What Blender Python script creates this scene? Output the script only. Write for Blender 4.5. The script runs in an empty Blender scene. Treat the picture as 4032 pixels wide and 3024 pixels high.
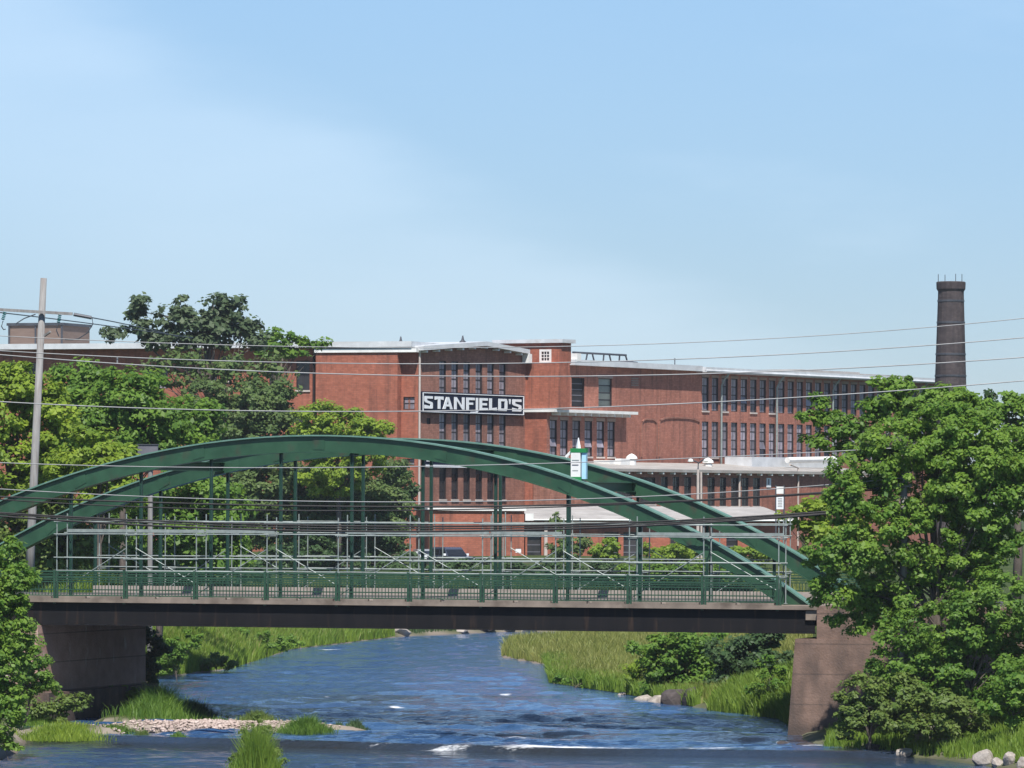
import bpy, math, random
import numpy as np
from mathutils import Vector, Matrix

random.seed(7)
rng = np.random.default_rng(7)
sc = bpy.context.scene
COL = sc.collection
R = math.radians

# ------------------------------------------------------------------ camera
F = 20740.0            # focal length in photo pixels (photo 4032 x 3024)
CX, CY = 2016.0, 1975.0   # principal point = horizon row
H = 9.6                # camera height above the water
ROLL = 0.0042
cam_d = bpy.data.cameras.new('camera')
cam = bpy.data.objects.new('camera', cam_d)
COL.objects.link(cam)
cam.location = (0, 0, H)
cam.rotation_euler = (R(90), -ROLL, 0)
cam_d.sensor_fit = 'HORIZONTAL'
cam_d.sensor_width = 36
cam_d.lens = 36 * F / 4032
cam_d.shift_y = (CY - 1512) / 4032
cam_d.clip_start = 1
cam_d.clip_end = 20000
sc.camera = cam

# ------------------------------------------------------------------ world
SUN_EL, SUN_DIR = R(57), Vector((0.10, -0.99, 0)).normalized()
world = bpy.data.worlds.new('World')
sc.world = world
world.use_nodes = True
nt = world.node_tree
nt.nodes.clear()
N = nt.nodes.new
out = N('ShaderNodeOutputWorld')
bg = N('ShaderNodeBackground')
sky = N('ShaderNodeTexSky')
sky.sky_type = 'NISHITA'
sky.sun_disc = False
sky.sun_elevation = SUN_EL
sky.sun_rotation = math.atan2(SUN_DIR.x, SUN_DIR.y)
sky.altitude = 0
sky.air_density = 0.85
sky.dust_density = 0.0
sky.ozone_density = 3.0
# a thin cirrus veil: a soft sheet with a slanting upper edge, broken up by stretched noise
tc = N('ShaderNodeTexCoord')
L = nt.links.new
sx = N('ShaderNodeSeparateXYZ'); L(tc.outputs['Generated'], sx.inputs[0])
def MA(op, a, b=None, c=None):
    q = N('ShaderNodeMath'); q.operation = op
    for k, v in enumerate((a, b, c)):
        if v is None: continue
        if isinstance(v, (int, float)): q.inputs[k].default_value = v
        else: L(v, q.inputs[k])
    return q.outputs[0]
ya = MA('MAXIMUM', MA('ABSOLUTE', sx.outputs[1]), 0.05)
X_ = MA('DIVIDE', sx.outputs[0], ya); Z_ = MA('DIVIDE', sx.outputs[2], ya)
mp = N('ShaderNodeMapping'); mp.inputs['Scale'].default_value = (14, 14, 60); mp.inputs['Rotation'].default_value = (0, R(-25), 0)
nz = N('ShaderNodeTexNoise'); nz.inputs['Scale'].default_value = 1.0; nz.inputs['Detail'].default_value = 5; nz.inputs['Roughness'].default_value = 0.5
L(tc.outputs['Generated'], mp.inputs['Vector']); L(mp.outputs[0], nz.inputs['Vector'])
dd = MA('ADD', MA('MULTIPLY', MA('ADD', X_, 0.0700), -0.427), MA('MULTIPLY', MA('SUBTRACT', Z_, 0.0926), -0.905))
dd = MA('ADD', dd, MA('MULTIPLY', MA('SUBTRACT', nz.outputs['Fac'], 0.5), 0.022))
def SS(v, a, b):
    q = N('ShaderNodeMapRange'); q.interpolation_type = 'SMOOTHERSTEP'; q.inputs['From Min'].default_value = a; q.inputs['From Max'].default_value = b
    L(v, q.inputs['Value']); return q.outputs[0]
veil = MA('MULTIPLY', MA('MULTIPLY', SS(dd, -0.006, 0.016), SS(dd, 0.085, 0.02)), MA('MULTIPLY_ADD', nz.outputs['Fac'], 0.22, 0.12))
wisp = MA('MULTIPLY', SS(nz.outputs['Fac'], 0.5, 0.85), 0.12)
fac_ = MA('MAXIMUM', veil, wisp)
tint = N('ShaderNodeMixRGB'); tint.blend_type = 'MULTIPLY'; tint.inputs[0].default_value = 1
tint.inputs[2].default_value = (0.965, 1.045, 1.10, 1)
mx = N('ShaderNodeMixRGB')
mx.inputs[2].default_value = (7.8, 9.2, 10.6, 1)
L(sky.outputs[0], tint.inputs[1])
hz = N('ShaderNodeMixRGB'); hz.blend_type = 'MULTIPLY'; hz.inputs[2].default_value = (0.57, 0.60, 0.73, 1)
L(SS(sx.outputs[2], 0.20, -0.03), hz.inputs[0]); L(tint.outputs[0], hz.inputs[1]); L(hz.outputs[0], mx.inputs[1])
L(fac_, mx.inputs[0])
L(mx.outputs[0], bg.inputs['Color'])
bg.inputs['Strength'].default_value = 0.080
L(bg.outputs[0], out.inputs[0])

sun_d = bpy.data.lights.new('sun', 'SUN')
sun_d.energy = 4.9
sun_d.angle = R(0.53)
sun_d.color = (1.0, 0.955, 0.89)
sun = bpy.data.objects.new('sun', sun_d)
COL.objects.link(sun)
sdir = SUN_DIR * math.cos(SUN_EL) + Vector((0, 0, math.sin(SUN_EL)))
sun.rotation_euler = sdir.to_track_quat('Z', 'Y').to_euler()
sun.location = (0, 0, 100)

sc.view_settings.view_transform = 'Standard'
sc.view_settings.look = 'None'
sc.view_settings.exposure = 0.56
sc.view_settings.gamma = 1
sc.view_settings.use_curve_mapping = False
sc.render.engine = 'CYCLES'

# ------------------------------------------------------------------ photo geometry
CR, SR = math.cos(ROLL), math.sin(ROLL)
def ray(px, py):
    u = (px - CX) / F; v = -(py - CY) / F
    return u * CR - v * SR, u * SR + v * CR      # x and z per metre of depth
def P(px, py, Y):
    rx, rz = ray(px, py)
    return Vector((Y * rx, Y, H + Y * rz))

class Frame:
    """A vertical wall plane: local x along the wall, local y into it, z up."""
    def __init__(s, px, Y, ang, py=1975, zbase=0.0):
        p = P(px, py, Y)
        s.A = np.array([p.x, p.y]); s.ang = ang
        s.u = np.array([math.cos(ang), math.sin(ang)])
        s.v = np.array([-math.sin(ang), math.cos(ang)])
        s.z0 = zbase
    def loc(s, px, py, off=0.0):
        rx, rz = ray(px, py)
        A = s.A + s.v * off
        # rx*t = A.x + a u.x ; t = A.y + a u.y
        a = (A[0] - rx * A[1]) / (rx * s.u[1] - s.u[0])
        t = A[1] + a * s.u[1]
        return a, H + rz * t - s.z0
    def a(s, px, py=1700, off=0.0):
        return s.loc(px, py, off)[0]
    def z(s, px, py, off=0.0):
        return s.loc(px, py, off)[1]
    def world(s, a, b, z):
        q = s.A + s.u * a + s.v * b
        return Vector((q[0], q[1], z + s.z0))

# ------------------------------------------------------------------ mesh helpers
class MB:
    def __init__(s): s.v = []; s.f = []
    def add(s, vs, fs):
        o = len(s.v); s.v += [tuple(p) for p in vs]; s.f += [tuple(i + o for i in f) for f in fs]
        return s
    def box(s, x0, x1, y0, y1, z0, z1):
        return s.add([(x0,y0,z0),(x1,y0,z0),(x1,y1,z0),(x0,y1,z0),(x0,y0,z1),(x1,y0,z1),(x1,y1,z1),(x0,y1,z1)],
                     [(0,3,2,1),(4,5,6,7),(0,1,5,4),(1,2,6,5),(2,3,7,6),(3,0,4,7)])
    def bar(s, p, q, w, h=None, up=(0,0,1)):
        p = Vector(p); q = Vector(q); h = w if h is None else h
        d = (q - p).normalized(); upv = Vector(up)
        if abs(d.dot(upv)) > 0.98: upv = Vector((0, 1, 0))
        r = d.cross(upv).normalized() * w / 2; t = r.cross(d).normalized() * h / 2
        vs = [p-r-t, p+r-t, p+r+t, p-r+t, q-r-t, q+r-t, q+r+t, q-r+t]
        return s.add(vs, [(0,1,2,3),(7,6,5,4),(0,4,5,1),(1,5,6,2),(2,6,7,3),(3,7,4,0)])
    def tube(s, pts, r, n=6, r2=None, cap=True):
        pts = [Vector(p) for p in pts]; m = len(pts); rings = []
        up = Vector((0, 0, 1))
        for i, p in enumerate(pts):
            d = (pts[min(i+1, m-1)] - pts[max(i-1, 0)]).normalized()
            a = d.cross(up)
            if a.length < 0.05: a = d.cross(Vector((0, 1, 0)))
            a.normalize(); b = a.cross(d)
            rr = r if r2 is None else r + (r2 - r) * i / (m - 1)
            if isinstance(r, (list, tuple)): rr = r[i]
            rings.append([p + (a*math.cos(2*math.pi*k/n) + b*math.sin(2*math.pi*k/n))*rr for k in range(n)])
        vs = [q for rg in rings for q in rg]; fs = []
        for i in range(m-1):
            for k in range(n):
                k2 = (k+1) % n
                fs.append((i*n+k, i*n+k2, (i+1)*n+k2, (i+1)*n+k))
        if cap: fs += [tuple(range(n))[::-1], tuple((m-1)*n+k for k in range(n))]
        return s.add(vs, fs)
    def lathe(s, prof, n=12, c=(0,0)):
        vs = [(c[0]+r*math.cos(2*math.pi*k/n), c[1]+r*math.sin(2*math.pi*k/n), z) for r, z in prof for k in range(n)]
        fs = []
        for i in range(len(prof)-1):
            for k in range(n):
                k2 = (k+1) % n
                fs.append((i*n+k, i*n+k2, (i+1)*n+k2, (i+1)*n+k))
        fs += [tuple(range(n))[::-1], tuple((len(prof)-1)*n+k for k in range(n))]
        return s.add(vs, fs)
    def prism(s, poly, y0, y1):
        """polygon in (x,z), extruded from y0 to y1"""
        n = len(poly)
        vs = [(x, y0, z) for x, z in poly] + [(x, y1, z) for x, z in poly]
        return s.add(vs, [tuple(range(n)), tuple(range(2*n-1, n-1, -1))] + [(i, i+n, (i+1) % n + n, (i+1) % n) for i in range(n)])
    def mesh(s, name, mat=None, smooth=False):
        me = bpy.data.meshes.new(name)
        me.from_pydata(s.v, [], s.f)
        if mat: me.materials.append(mat)
        if smooth: me.polygons.foreach_set('use_smooth', [True]*len(me.polygons))
        me.update()
        return me
    def build(s, name, mat=None, parent=None, smooth=False, loc=None):
        return link(name, s.mesh(name, mat, smooth), parent, loc)

def link(name, me, parent=None, loc=None, rotz=None):
    o = bpy.data.objects.new(name, me); COL.objects.link(o)
    if parent: o.parent = parent
    if loc is not None: o.location = loc
    if rotz is not None: o.rotation_euler = (0, 0, rotz)
    return o

def np_mesh(name, V, Fa, mat=None, smooth=False):
    V = np.asarray(V, dtype=np.float32); Fa = np.asarray(Fa, dtype=np.int32)
    n, k = Fa.shape
    me = bpy.data.meshes.new(name)
    me.vertices.add(len(V)); me.vertices.foreach_set('co', V.ravel())
    me.loops.add(n*k); me.loops.foreach_set('vertex_index', Fa.ravel())
    me.polygons.add(n)
    me.polygons.foreach_set('loop_start', np.arange(0, n*k, k, dtype=np.int32))
    me.polygons.foreach_set('loop_total', np.full(n, k, dtype=np.int32))
    if smooth: me.polygons.foreach_set('use_smooth', np.ones(n, dtype=bool))
    me.update(calc_edges=True)
    if mat: me.materials.append(mat)
    return me

def tag(o, label=None, cat=None, group=None, kind=None):
    if label: o['label'] = label
    if cat: o['category'] = cat
    if group: o['group'] = group
    if kind: o['kind'] = kind
    return o
def thing(name, loc, label, cat, rotz=0.0, group=None):
    o = bpy.data.objects.new(name, None); COL.objects.link(o)
    o.location = loc; o.rotation_euler = (0, 0, rotz)
    o.empty_display_size = 0.5
    return tag(o, label, cat, group)

# ------------------------------------------------------------------ materials
def mat(name, c1, c2=None, rough=0.85, scale=1.0, detail=5, metal=0.0, spec=0.3, bump=0.0, bscale=None, stretch=(1,1,1), lo=0.3, hi=0.7, extra=None):
    m = bpy.data.materials.new(name); m.use_nodes = True
    t = m.node_tree; b = t.nodes['Principled BSDF']; n = t.nodes.new; l = t.links.new
    c1 = tuple(c1) + (1,)
    c2 = tuple(c2) + (1,) if c2 else tuple(min(1, x*1.25) for x in c1[:3]) + (1,)
    co = n('ShaderNodeTexCoord'); ma = n('ShaderNodeMapping'); ma.inputs['Scale'].default_value = stretch
    no = n('ShaderNodeTexNoise'); no.inputs['Scale'].default_value = scale; no.inputs['Detail'].default_value = detail; no.inputs['Roughness'].default_value = 0.6
    ra = n('ShaderNodeValToRGB')
    ra.color_ramp.elements[0].position = lo; ra.color_ramp.elements[0].color = c1
    ra.color_ramp.elements[1].position = hi; ra.color_ramp.elements[1].color = c2
    l(co.outputs['Object'], ma.inputs[0]); l(ma.outputs[0], no.inputs['Vector']); l(no.outputs['Fac'], ra.inputs[0])
    col = ra.outputs[0]
    if extra:   # second layer: (colour, scale, stretch, low, high, strength)
        ec, es, est, el, eh, ek = extra
        m2 = n('ShaderNodeMapping'); m2.inputs['Scale'].default_value = est
        n2 = n('ShaderNodeTexNoise'); n2.inputs['Scale'].default_value = es; n2.inputs['Detail'].default_value = 6
        r2 = n('ShaderNodeValToRGB'); r2.color_ramp.elements[0].position = el; r2.color_ramp.elements[0].color = (0,0,0,1)
        r2.color_ramp.elements[1].position = eh; r2.color_ramp.elements[1].color = (ek, ek, ek, 1)
        mm = n('ShaderNodeMixRGB'); mm.inputs[2].default_value = tuple(ec) + (1,)
        l(co.outputs['Object'], m2.inputs[0]); l(m2.outputs[0], n2.inputs['Vector']); l(n2.outputs['Fac'], r2.inputs[0])
        l(r2.outputs[0], mm.inputs[0]); l(col, mm.inputs[1]); col = mm.outputs[0]
    l(col, b.inputs['Base Color'])
    b.inputs['Roughness'].default_value = rough; b.inputs['Metallic'].default_value = metal
    b.inputs['Specular IOR Level'].default_value = spec
    if bump:
        bn = n('ShaderNodeTexNoise'); bn.inputs['Scale'].default_value = bscale or scale*8; bn.inputs['Detail'].default_value = 4
        bu = n('ShaderNodeBump'); bu.inputs['Strength'].default_value = bump; bu.inputs['Distance'].default_value = 0.05
        l(co.outputs['Object'], bn.inputs['Vector']); l(bn.outputs['Fac'], bu.inputs['Height']); l(bu.outputs[0], b.inputs['Normal'])
    return m

def brick_mat(name, c1, c2, stain=(0.06, 0.035, 0.03), k=0.6):
    m = bpy.data.materials.new(name); m.use_nodes = True
    t = m.node_tree; b = t.nodes['Principled BSDF']; n = t.nodes.new; l = t.links.new
    co = n('ShaderNodeTexCoord'); sp = n('ShaderNodeSeparateXYZ'); cb = n('ShaderNodeCombineXYZ')
    ad = n('ShaderNodeMath'); ad.operation = 'ADD'
    l(co.outputs['Object'], sp.inputs[0]); l(sp.outputs[0], ad.inputs[0]); l(sp.outputs[1], ad.inputs[1])
    l(ad.outputs[0], cb.inputs[0]); l(sp.outputs[2], cb.inputs[1])
    br = n('ShaderNodeTexBrick'); br.inputs['Scale'].default_value = 1; br.inputs['Brick Width'].default_value = 0.44
    br.inputs['Row Height'].default_value = 0.16; br.inputs['Mortar Size'].default_value = 0.02
    br.inputs['Color1'].default_value = tuple(c1) + (1,); br.inputs['Color2'].default_value = tuple(c2) + (1,)
    br.inputs['Mortar'].default_value = tuple(x*0.85 + 0.02 for x in c1) + (1,)
    l(cb.outputs[0], br.inputs['Vector'])
    no = n('ShaderNodeTexNoise'); no.inputs['Scale'].default_value = 0.45; no.inputs['Detail'].default_value = 7; no.inputs['Roughness'].default_value = 0.65
    ra = n('ShaderNodeValToRGB'); ra.color_ramp.elements[0].position = 0.42; ra.color_ramp.elements[1].position = 0.72
    ra.color_ramp.elements[0].color = (0,0,0,1); ra.color_ramp.elements[1].color = (k,k,k,1)
    l(co.outputs['Object'], no.inputs['Vector']); l(no.outputs['Fac'], ra.inputs[0])
    mx = n('ShaderNodeMixRGB'); mx.inputs[2].default_value = tuple(stain) + (1,)
    l(ra.outputs[0], mx.inputs[0]); l(br.outputs['Color'], mx.inputs[1])
    n2 = n('ShaderNodeTexNoise'); n2.inputs['Scale'].default_value = 3.5; n2.inputs['Detail'].default_value = 4
    hs = n('ShaderNodeHueSaturation'); mr = n('ShaderNodeMapRange'); mr.inputs['To Min'].default_value = 0.65; mr.inputs['To Max'].default_value = 1.35
    l(co.outputs['Object'], n2.inputs['Vector']); l(n2.outputs['Fac'], mr.inputs['Value']); l(mr.outputs[0], hs.inputs['Value']); l(mx.outputs[0], hs.inputs['Color'])
    sm_ = n('ShaderNodeMapping'); sm_.inputs['Scale'].default_value = (1.1, 1.1, 0.09)
    sn = n('ShaderNodeTexNoise'); sn.inputs['Scale'].default_value = 1.6; sn.inputs['Detail'].default_value = 6; sn.inputs['Roughness'].default_value = 0.6
    sr = n('ShaderNodeValToRGB'); sr.color_ramp.elements[0].position = 0.50; sr.color_ramp.elements[0].color = (0,0,0,1); sr.color_ramp.elements[1].position = 0.74; sr.color_ramp.elements[1].color = (0.65,0.65,0.65,1)
    sx_ = n('ShaderNodeMixRGB'); sx_.inputs[2].default_value = tuple(x*1.2 for x in stain) + (1,)
    l(co.outputs['Object'], sm_.inputs[0]); l(sm_.outputs[0], sn.inputs['Vector']); l(sn.outputs['Fac'], sr.inputs[0]); l(sr.outputs[0], sx_.inputs[0]); l(hs.outputs[0], sx_.inputs[1])
    l(sx_.outputs[0], b.inputs['Base Color'])
    b.inputs['Roughness'].default_value = 0.9; b.inputs['Specular IOR Level'].default_value = 0.2
    return m

def leaf_mat(name, dark, light, trans=0.35):
    m = bpy.data.materials.new(name); m.use_nodes = True
    t = m.node_tree; t.nodes.clear(); n = t.nodes.new; l = t.links.new
    o = n('ShaderNodeOutputMaterial'); g = n('ShaderNodeNewGeometry'); co = n('ShaderNodeTexCoord')
    no = n('ShaderNodeTexNoise'); no.inputs['Scale'].default_value = 0.55; no.inputs['Detail'].default_value = 3
    ad = n('ShaderNodeMath'); ad.operation = 'MULTIPLY_ADD'; ad.inputs[1].default_value = 0.45
    l(co.outputs['Object'], no.inputs['Vector']); l(g.outputs['Random Per Island'], ad.inputs[0])
    sb = n('ShaderNodeMath'); sb.operation = 'SUBTRACT'; sb.inputs[1].default_value = 0.2
    l(no.outputs['Fac'], sb.inputs[0]); l(sb.outputs[0], ad.inputs[2])
    ra = n('ShaderNodeValToRGB'); ra.color_ramp.elements[0].position = 0.15; ra.color_ramp.elements[1].position = 0.85
    ra.color_ramp.elements[0].color = tuple(dark) + (1,); ra.color_ramp.elements[1].color = tuple(light) + (1,)
    l(ad.outputs[0], ra.inputs[0])
    d = n('ShaderNodeBsdfPrincipled'); d.inputs['Roughness'].default_value = 0.5; d.inputs['Specular IOR Level'].default_value = 0.25
    tr = n('ShaderNodeBsdfTranslucent'); mi = n('ShaderNodeMixShader'); mi.inputs[0].default_value = trans
    hs = n('ShaderNodeHueSaturation'); hs.inputs['Value'].default_value = 1.6; hs.inputs['Hue'].default_value = 0.485
    l(ra.outputs[0], d.inputs['Base Color']); l(ra.outputs[0], hs.inputs['Color']); l(hs.outputs[0], tr.inputs['Color'])
    l(d.outputs[0], mi.inputs[1]); l(tr.outputs[0], mi.inputs[2]); l(mi.outputs[0], o.inputs[0])
    return m

M = {}
M['green'] = mat('bridge_green', (0.013,0.050,0.025), (0.028,0.084,0.044), rough=0.42, scale=1.3, spec=0.5, extra=((0.055,0.04,0.028), 1.7, (1,1,0.6), 0.58, 0.74, 0.7))
M['green_pale'] = mat('pale_green', (0.07,0.16,0.125), (0.14,0.25,0.205), rough=0.55, scale=1.5, spec=0.4)  # arch flange plates, a paler green than the ribs
M['green_dark'] = mat('hanger_green', (0.012,0.040,0.030), (0.020,0.062,0.045), rough=0.45, scale=2)
M['green_rail'] = mat('rail_green', (0.016,0.050,0.030), (0.034,0.082,0.050), rough=0.4, scale=3)
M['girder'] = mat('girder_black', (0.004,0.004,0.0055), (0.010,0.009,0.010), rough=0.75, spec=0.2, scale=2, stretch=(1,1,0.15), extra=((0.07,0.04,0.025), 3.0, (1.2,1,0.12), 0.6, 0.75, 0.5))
M['slab'] = mat('deck_concrete', (0.16,0.13,0.105), (0.26,0.21,0.17), scale=1.5, extra=((0.06,0.045,0.035), 1.1, (1,1,1), 0.5, 0.7, 0.7))
M['asphalt'] = mat('asphalt', (0.05,0.048,0.046), (0.085,0.08,0.075), scale=2)
M['tube'] = mat('galvanised_tube', (0.20,0.235,0.225), (0.31,0.35,0.335), rough=0.5, metal=0.2, scale=4)
M['plank'] = mat('scaffold_plank', (0.30,0.25,0.19), (0.42,0.36,0.28), scale=3, stretch=(0.2,3,3))
M['concrete'] = mat('red_concrete', (0.13,0.085,0.066), (0.21,0.14,0.11), scale=1.6, bump=0.4, bscale=12, extra=((0.06,0.048,0.042), 0.9, (1.3,1.3,0.30), 0.45, 0.70, 0.85))
M['kerbstone'] = mat('pale_kerb', (0.24,0.205,0.18), (0.37,0.32,0.285), scale=2.5)
def pours(m):
    t = m.node_tree; n = t.nodes.new; l = t.links.new; b = t.nodes['Principled BSDF']; src = b.inputs['Base Color'].links[0].from_socket
    co = n('ShaderNodeTexCoord'); sp = n('ShaderNodeSeparateXYZ'); l(co.outputs['Object'], sp.inputs[0])
    wn = n('ShaderNodeTexNoise'); wn.inputs['Scale'].default_value = 1.5; wn.inputs['Detail'].default_value = 5; l(co.outputs['Object'], wn.inputs['Vector'])
    def M_(op, a, c):
        q = n('ShaderNodeMath'); q.operation = op
        for k, v in enumerate((a, c)):
            if isinstance(v, (int, float)): q.inputs[k].default_value = v
            else: l(v, q.inputs[k])
        return q.outputs[0]
    zz = M_('ADD', sp.outputs[2], M_('MULTIPLY', M_('SUBTRACT', wn.outputs['Fac'], 0.5), 0.5))
    fr = M_('FRACT', M_('DIVIDE', sp.outputs[2], 1.25), 0.0)
    line = M_('MULTIPLY', M_('LESS_THAN', fr, 0.045), 0.45)
    wet = n('ShaderNodeMapRange'); wet.inputs['From Min'].default_value = 0.65; wet.inputs['From Max'].default_value = 0.25; wet.inputs['To Max'].default_value = 0.6; l(zz, wet.inputs['Value'])
    mx = n('ShaderNodeMixRGB'); mx.inputs[2].default_value = (0.05, 0.04, 0.035, 1); l(M_('MAXIMUM', line, wet.outputs[0]), mx.inputs[0]); l(src, mx.inputs[1]); l(mx.outputs[0], b.inputs['Base Color'])
pours(M['concrete'])
M['concrete2'] = mat('stained_concrete', (0.34,0.205,0.165), (0.48,0.315,0.26), scale=1.2, bump=0.4, bscale=10, extra=((0.62,0.58,0.55), 1.6, (1.3,1.6,0.35), 0.64, 0.70, 0.6))
pours(M['concrete2'])
M['brick_red'] = brick_mat('brick_red', (0.31,0.105,0.066), (0.39,0.138,0.088), k=0.25)
M['brick_brown'] = brick_mat('brick_brown', (0.275,0.125,0.090), (0.36,0.172,0.128), k=0.42)
M['brick_wing'] = brick_mat('brick_wing', (0.325,0.128,0.088), (0.41,0.172,0.122), k=0.38)
M['brick_chim'] = brick_mat('brick_chimney', (0.058,0.046,0.048), (0.082,0.066,0.066), stain=(0.022,0.020,0.022), k=0.85)
M['white'] = mat('white_paint', (0.62,0.62,0.60), (0.78,0.78,0.76), scale=1.2, rough=0.6)
M['metalroof'] = mat('pale_metal', (0.46,0.48,0.50), (0.62,0.64,0.66), scale=0.8, rough=0.45, spec=0.4, extra=((0.33,0.30,0.27), 0.7, (0.3,1,1), 0.55, 0.75, 0.5))
M['roofing'] = mat('pale_roofing', (0.26,0.245,0.23), (0.40,0.38,0.36), scale=0.6, rough=0.8, extra=((0.30,0.27,0.24), 0.5, (0.4,1,1), 0.5, 0.7, 0.6))
M['frame'] = mat('dark_window_frame', (0.02,0.018,0.022), (0.035,0.03,0.034), rough=0.6)
M['reveal'] = mat('shade_toned_reveal', (0.022,0.014,0.014), (0.035,0.022,0.022), rough=0.9)  # shade of the window jambs put into the colour; sun reaches these faces
M['sill'] = mat('stone_sill', (0.40,0.34,0.31), (0.52,0.46,0.42))
M['lintel'] = mat('stone_lintel', (0.24,0.17,0.14), (0.33,0.25,0.21))
M['dark'] = mat('dark_opening', (0.012,0.012,0.014), (0.022,0.02,0.022), rough=0.7)
M['navy'] = mat('sign_navy', (0.006,0.010,0.026), (0.010,0.016,0.038), rough=0.7, spec=0.08)
M['letter'] = mat('sign_white', (0.66,0.68,0.71), (0.78,0.80,0.83), rough=0.6, scale=1.5)
M['steel'] = mat('dark_steel', (0.05,0.055,0.065), (0.09,0.095,0.11), rough=0.5, metal=0.3)
M['grey'] = mat('grey_paint', (0.10,0.10,0.12), (0.15,0.15,0.17), rough=0.6)
M['pole'] = mat('weathered_pole', (0.18,0.175,0.17), (0.28,0.275,0.27), scale=2, stretch=(4,4,0.4), extra=((0.16,0.13,0.12), 3, (4,4,0.3), 0.5, 0.7, 0.7))
M['wire'] = mat('aluminium_wire', (0.23,0.235,0.24), (0.31,0.315,0.32), rough=0.5, metal=0.2)
M['cable'] = mat('black_cable', (0.012,0.012,0.013), (0.03,0.028,0.028), rough=0.55)
M['teal'] = mat('teal_glass', (0.02,0.22,0.22), (0.05,0.34,0.32), rough=0.2, spec=0.6)
M['bark'] = mat('bark', (0.075,0.06,0.05), (0.16,0.13,0.11), scale=4, stretch=(3,3,0.5), bump=0.5)
M['rock'] = mat('river_rock', (0.21,0.18,0.155), (0.40,0.36,0.32), scale=2.2, bump=0.5, bscale=9)
M['rockdark'] = mat('wet_rock', (0.032,0.027,0.027), (0.085,0.070,0.068), scale=2.2, bump=0.5, bscale=9)
M['pebble'] = mat('pale_pebbles', (0.30,0.225,0.195), (0.52,0.43,0.385), scale=3)
M['penthouse'] = mat('brown_cladding', (0.15,0.105,0.085), (0.19,0.14,0.115), scale=1, stretch=(1,1,8))
M['boxgreen'] = mat('box_green', (0.015,0.17,0.05), (0.02,0.22,0.07), rough=0.5)
M['boxblue'] = mat('box_pale_blue', (0.30,0.55,0.72), (0.42,0.66,0.8), rough=0.5)
M['carblue'] = mat('car_paint_dark', (0.045,0.055,0.085), (0.055,0.066,0.098), rough=0.22, spec=0.6)
M['carsilver'] = mat('car_paint_silver', (0.40,0.42,0.44), (0.45,0.47,0.49), rough=0.25, metal=0.5)
M['glassdark'] = mat('car_glass', (0.012,0.014,0.018), (0.018,0.02,0.025), rough=0.06, spec=0.6)
M['tyre'] = mat('tyre', (0.015,0.015,0.015), (0.025,0.025,0.025))
M['lamp'] = mat('lamp_lens', (0.75,0.77,0.8), (0.85,0.86,0.88), rough=0.15, spec=0.6)

def pane_mat(name, c1, c2, rough=0.12):
    m = mat(name, c1, c2, rough=rough, scale=0.9, spec=0.5, lo=0.35, hi=0.65)
    t = m.node_tree; n = t.nodes.new; l = t.links.new; b = t.nodes['Principled BSDF']
    oi = n('ShaderNodeObjectInfo'); mr = n('ShaderNodeMapRange'); mr.inputs['To Min'].default_value = 0.55; mr.inputs['To Max'].default_value = 1.5
    hs = n('ShaderNodeHueSaturation'); src = b.inputs['Base Color'].links[0].from_socket
    l(oi.outputs['Random'], mr.inputs['Value']); l(mr.outputs[0], hs.inputs['Value']); l(src, hs.inputs['Color']); l(hs.outputs[0], b.inputs['Base Color'])
    return m
M['pane'] = pane_mat('mill_glass', (0.17,0.15,0.175), (0.30,0.27,0.31), 0.35)
M['panegreen'] = pane_mat('greenish_glass', (0.11,0.13,0.12), (0.17,0.19,0.175), 0.3)
M['panedark'] = pane_mat('dark_glass', (0.018,0.018,0.02), (0.04,0.037,0.04), 0.15)

LEAF = {
 'yellow': leaf_mat('leaf_yellowgreen', (0.091, 0.176, 0.021), (0.28,0.37,0.046), 0.45),
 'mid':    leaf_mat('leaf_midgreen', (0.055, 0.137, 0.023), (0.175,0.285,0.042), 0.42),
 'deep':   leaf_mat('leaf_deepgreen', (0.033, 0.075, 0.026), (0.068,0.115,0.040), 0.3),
 'grey':   leaf_mat('leaf_greygreen', (0.058, 0.111, 0.034), (0.135,0.190,0.058), 0.36),
 'bright': leaf_mat('leaf_freshgreen', (0.052, 0.143, 0.021), (0.20,0.31,0.046), 0.45),
 'poplar': leaf_mat('leaf_poplar', (0.052, 0.091, 0.044), (0.115,0.155,0.080), 0.36),
 'olive':  leaf_mat('leaf_olive', (0.078, 0.137, 0.029), (0.15,0.20,0.045)),
 'grass':  leaf_mat('grass_green', (0.091, 0.176, 0.021), (0.19,0.27,0.036)),
 'hay':    leaf_mat('grass_seeded', (0.130, 0.176, 0.031), (0.26,0.26,0.075)),
}

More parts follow.
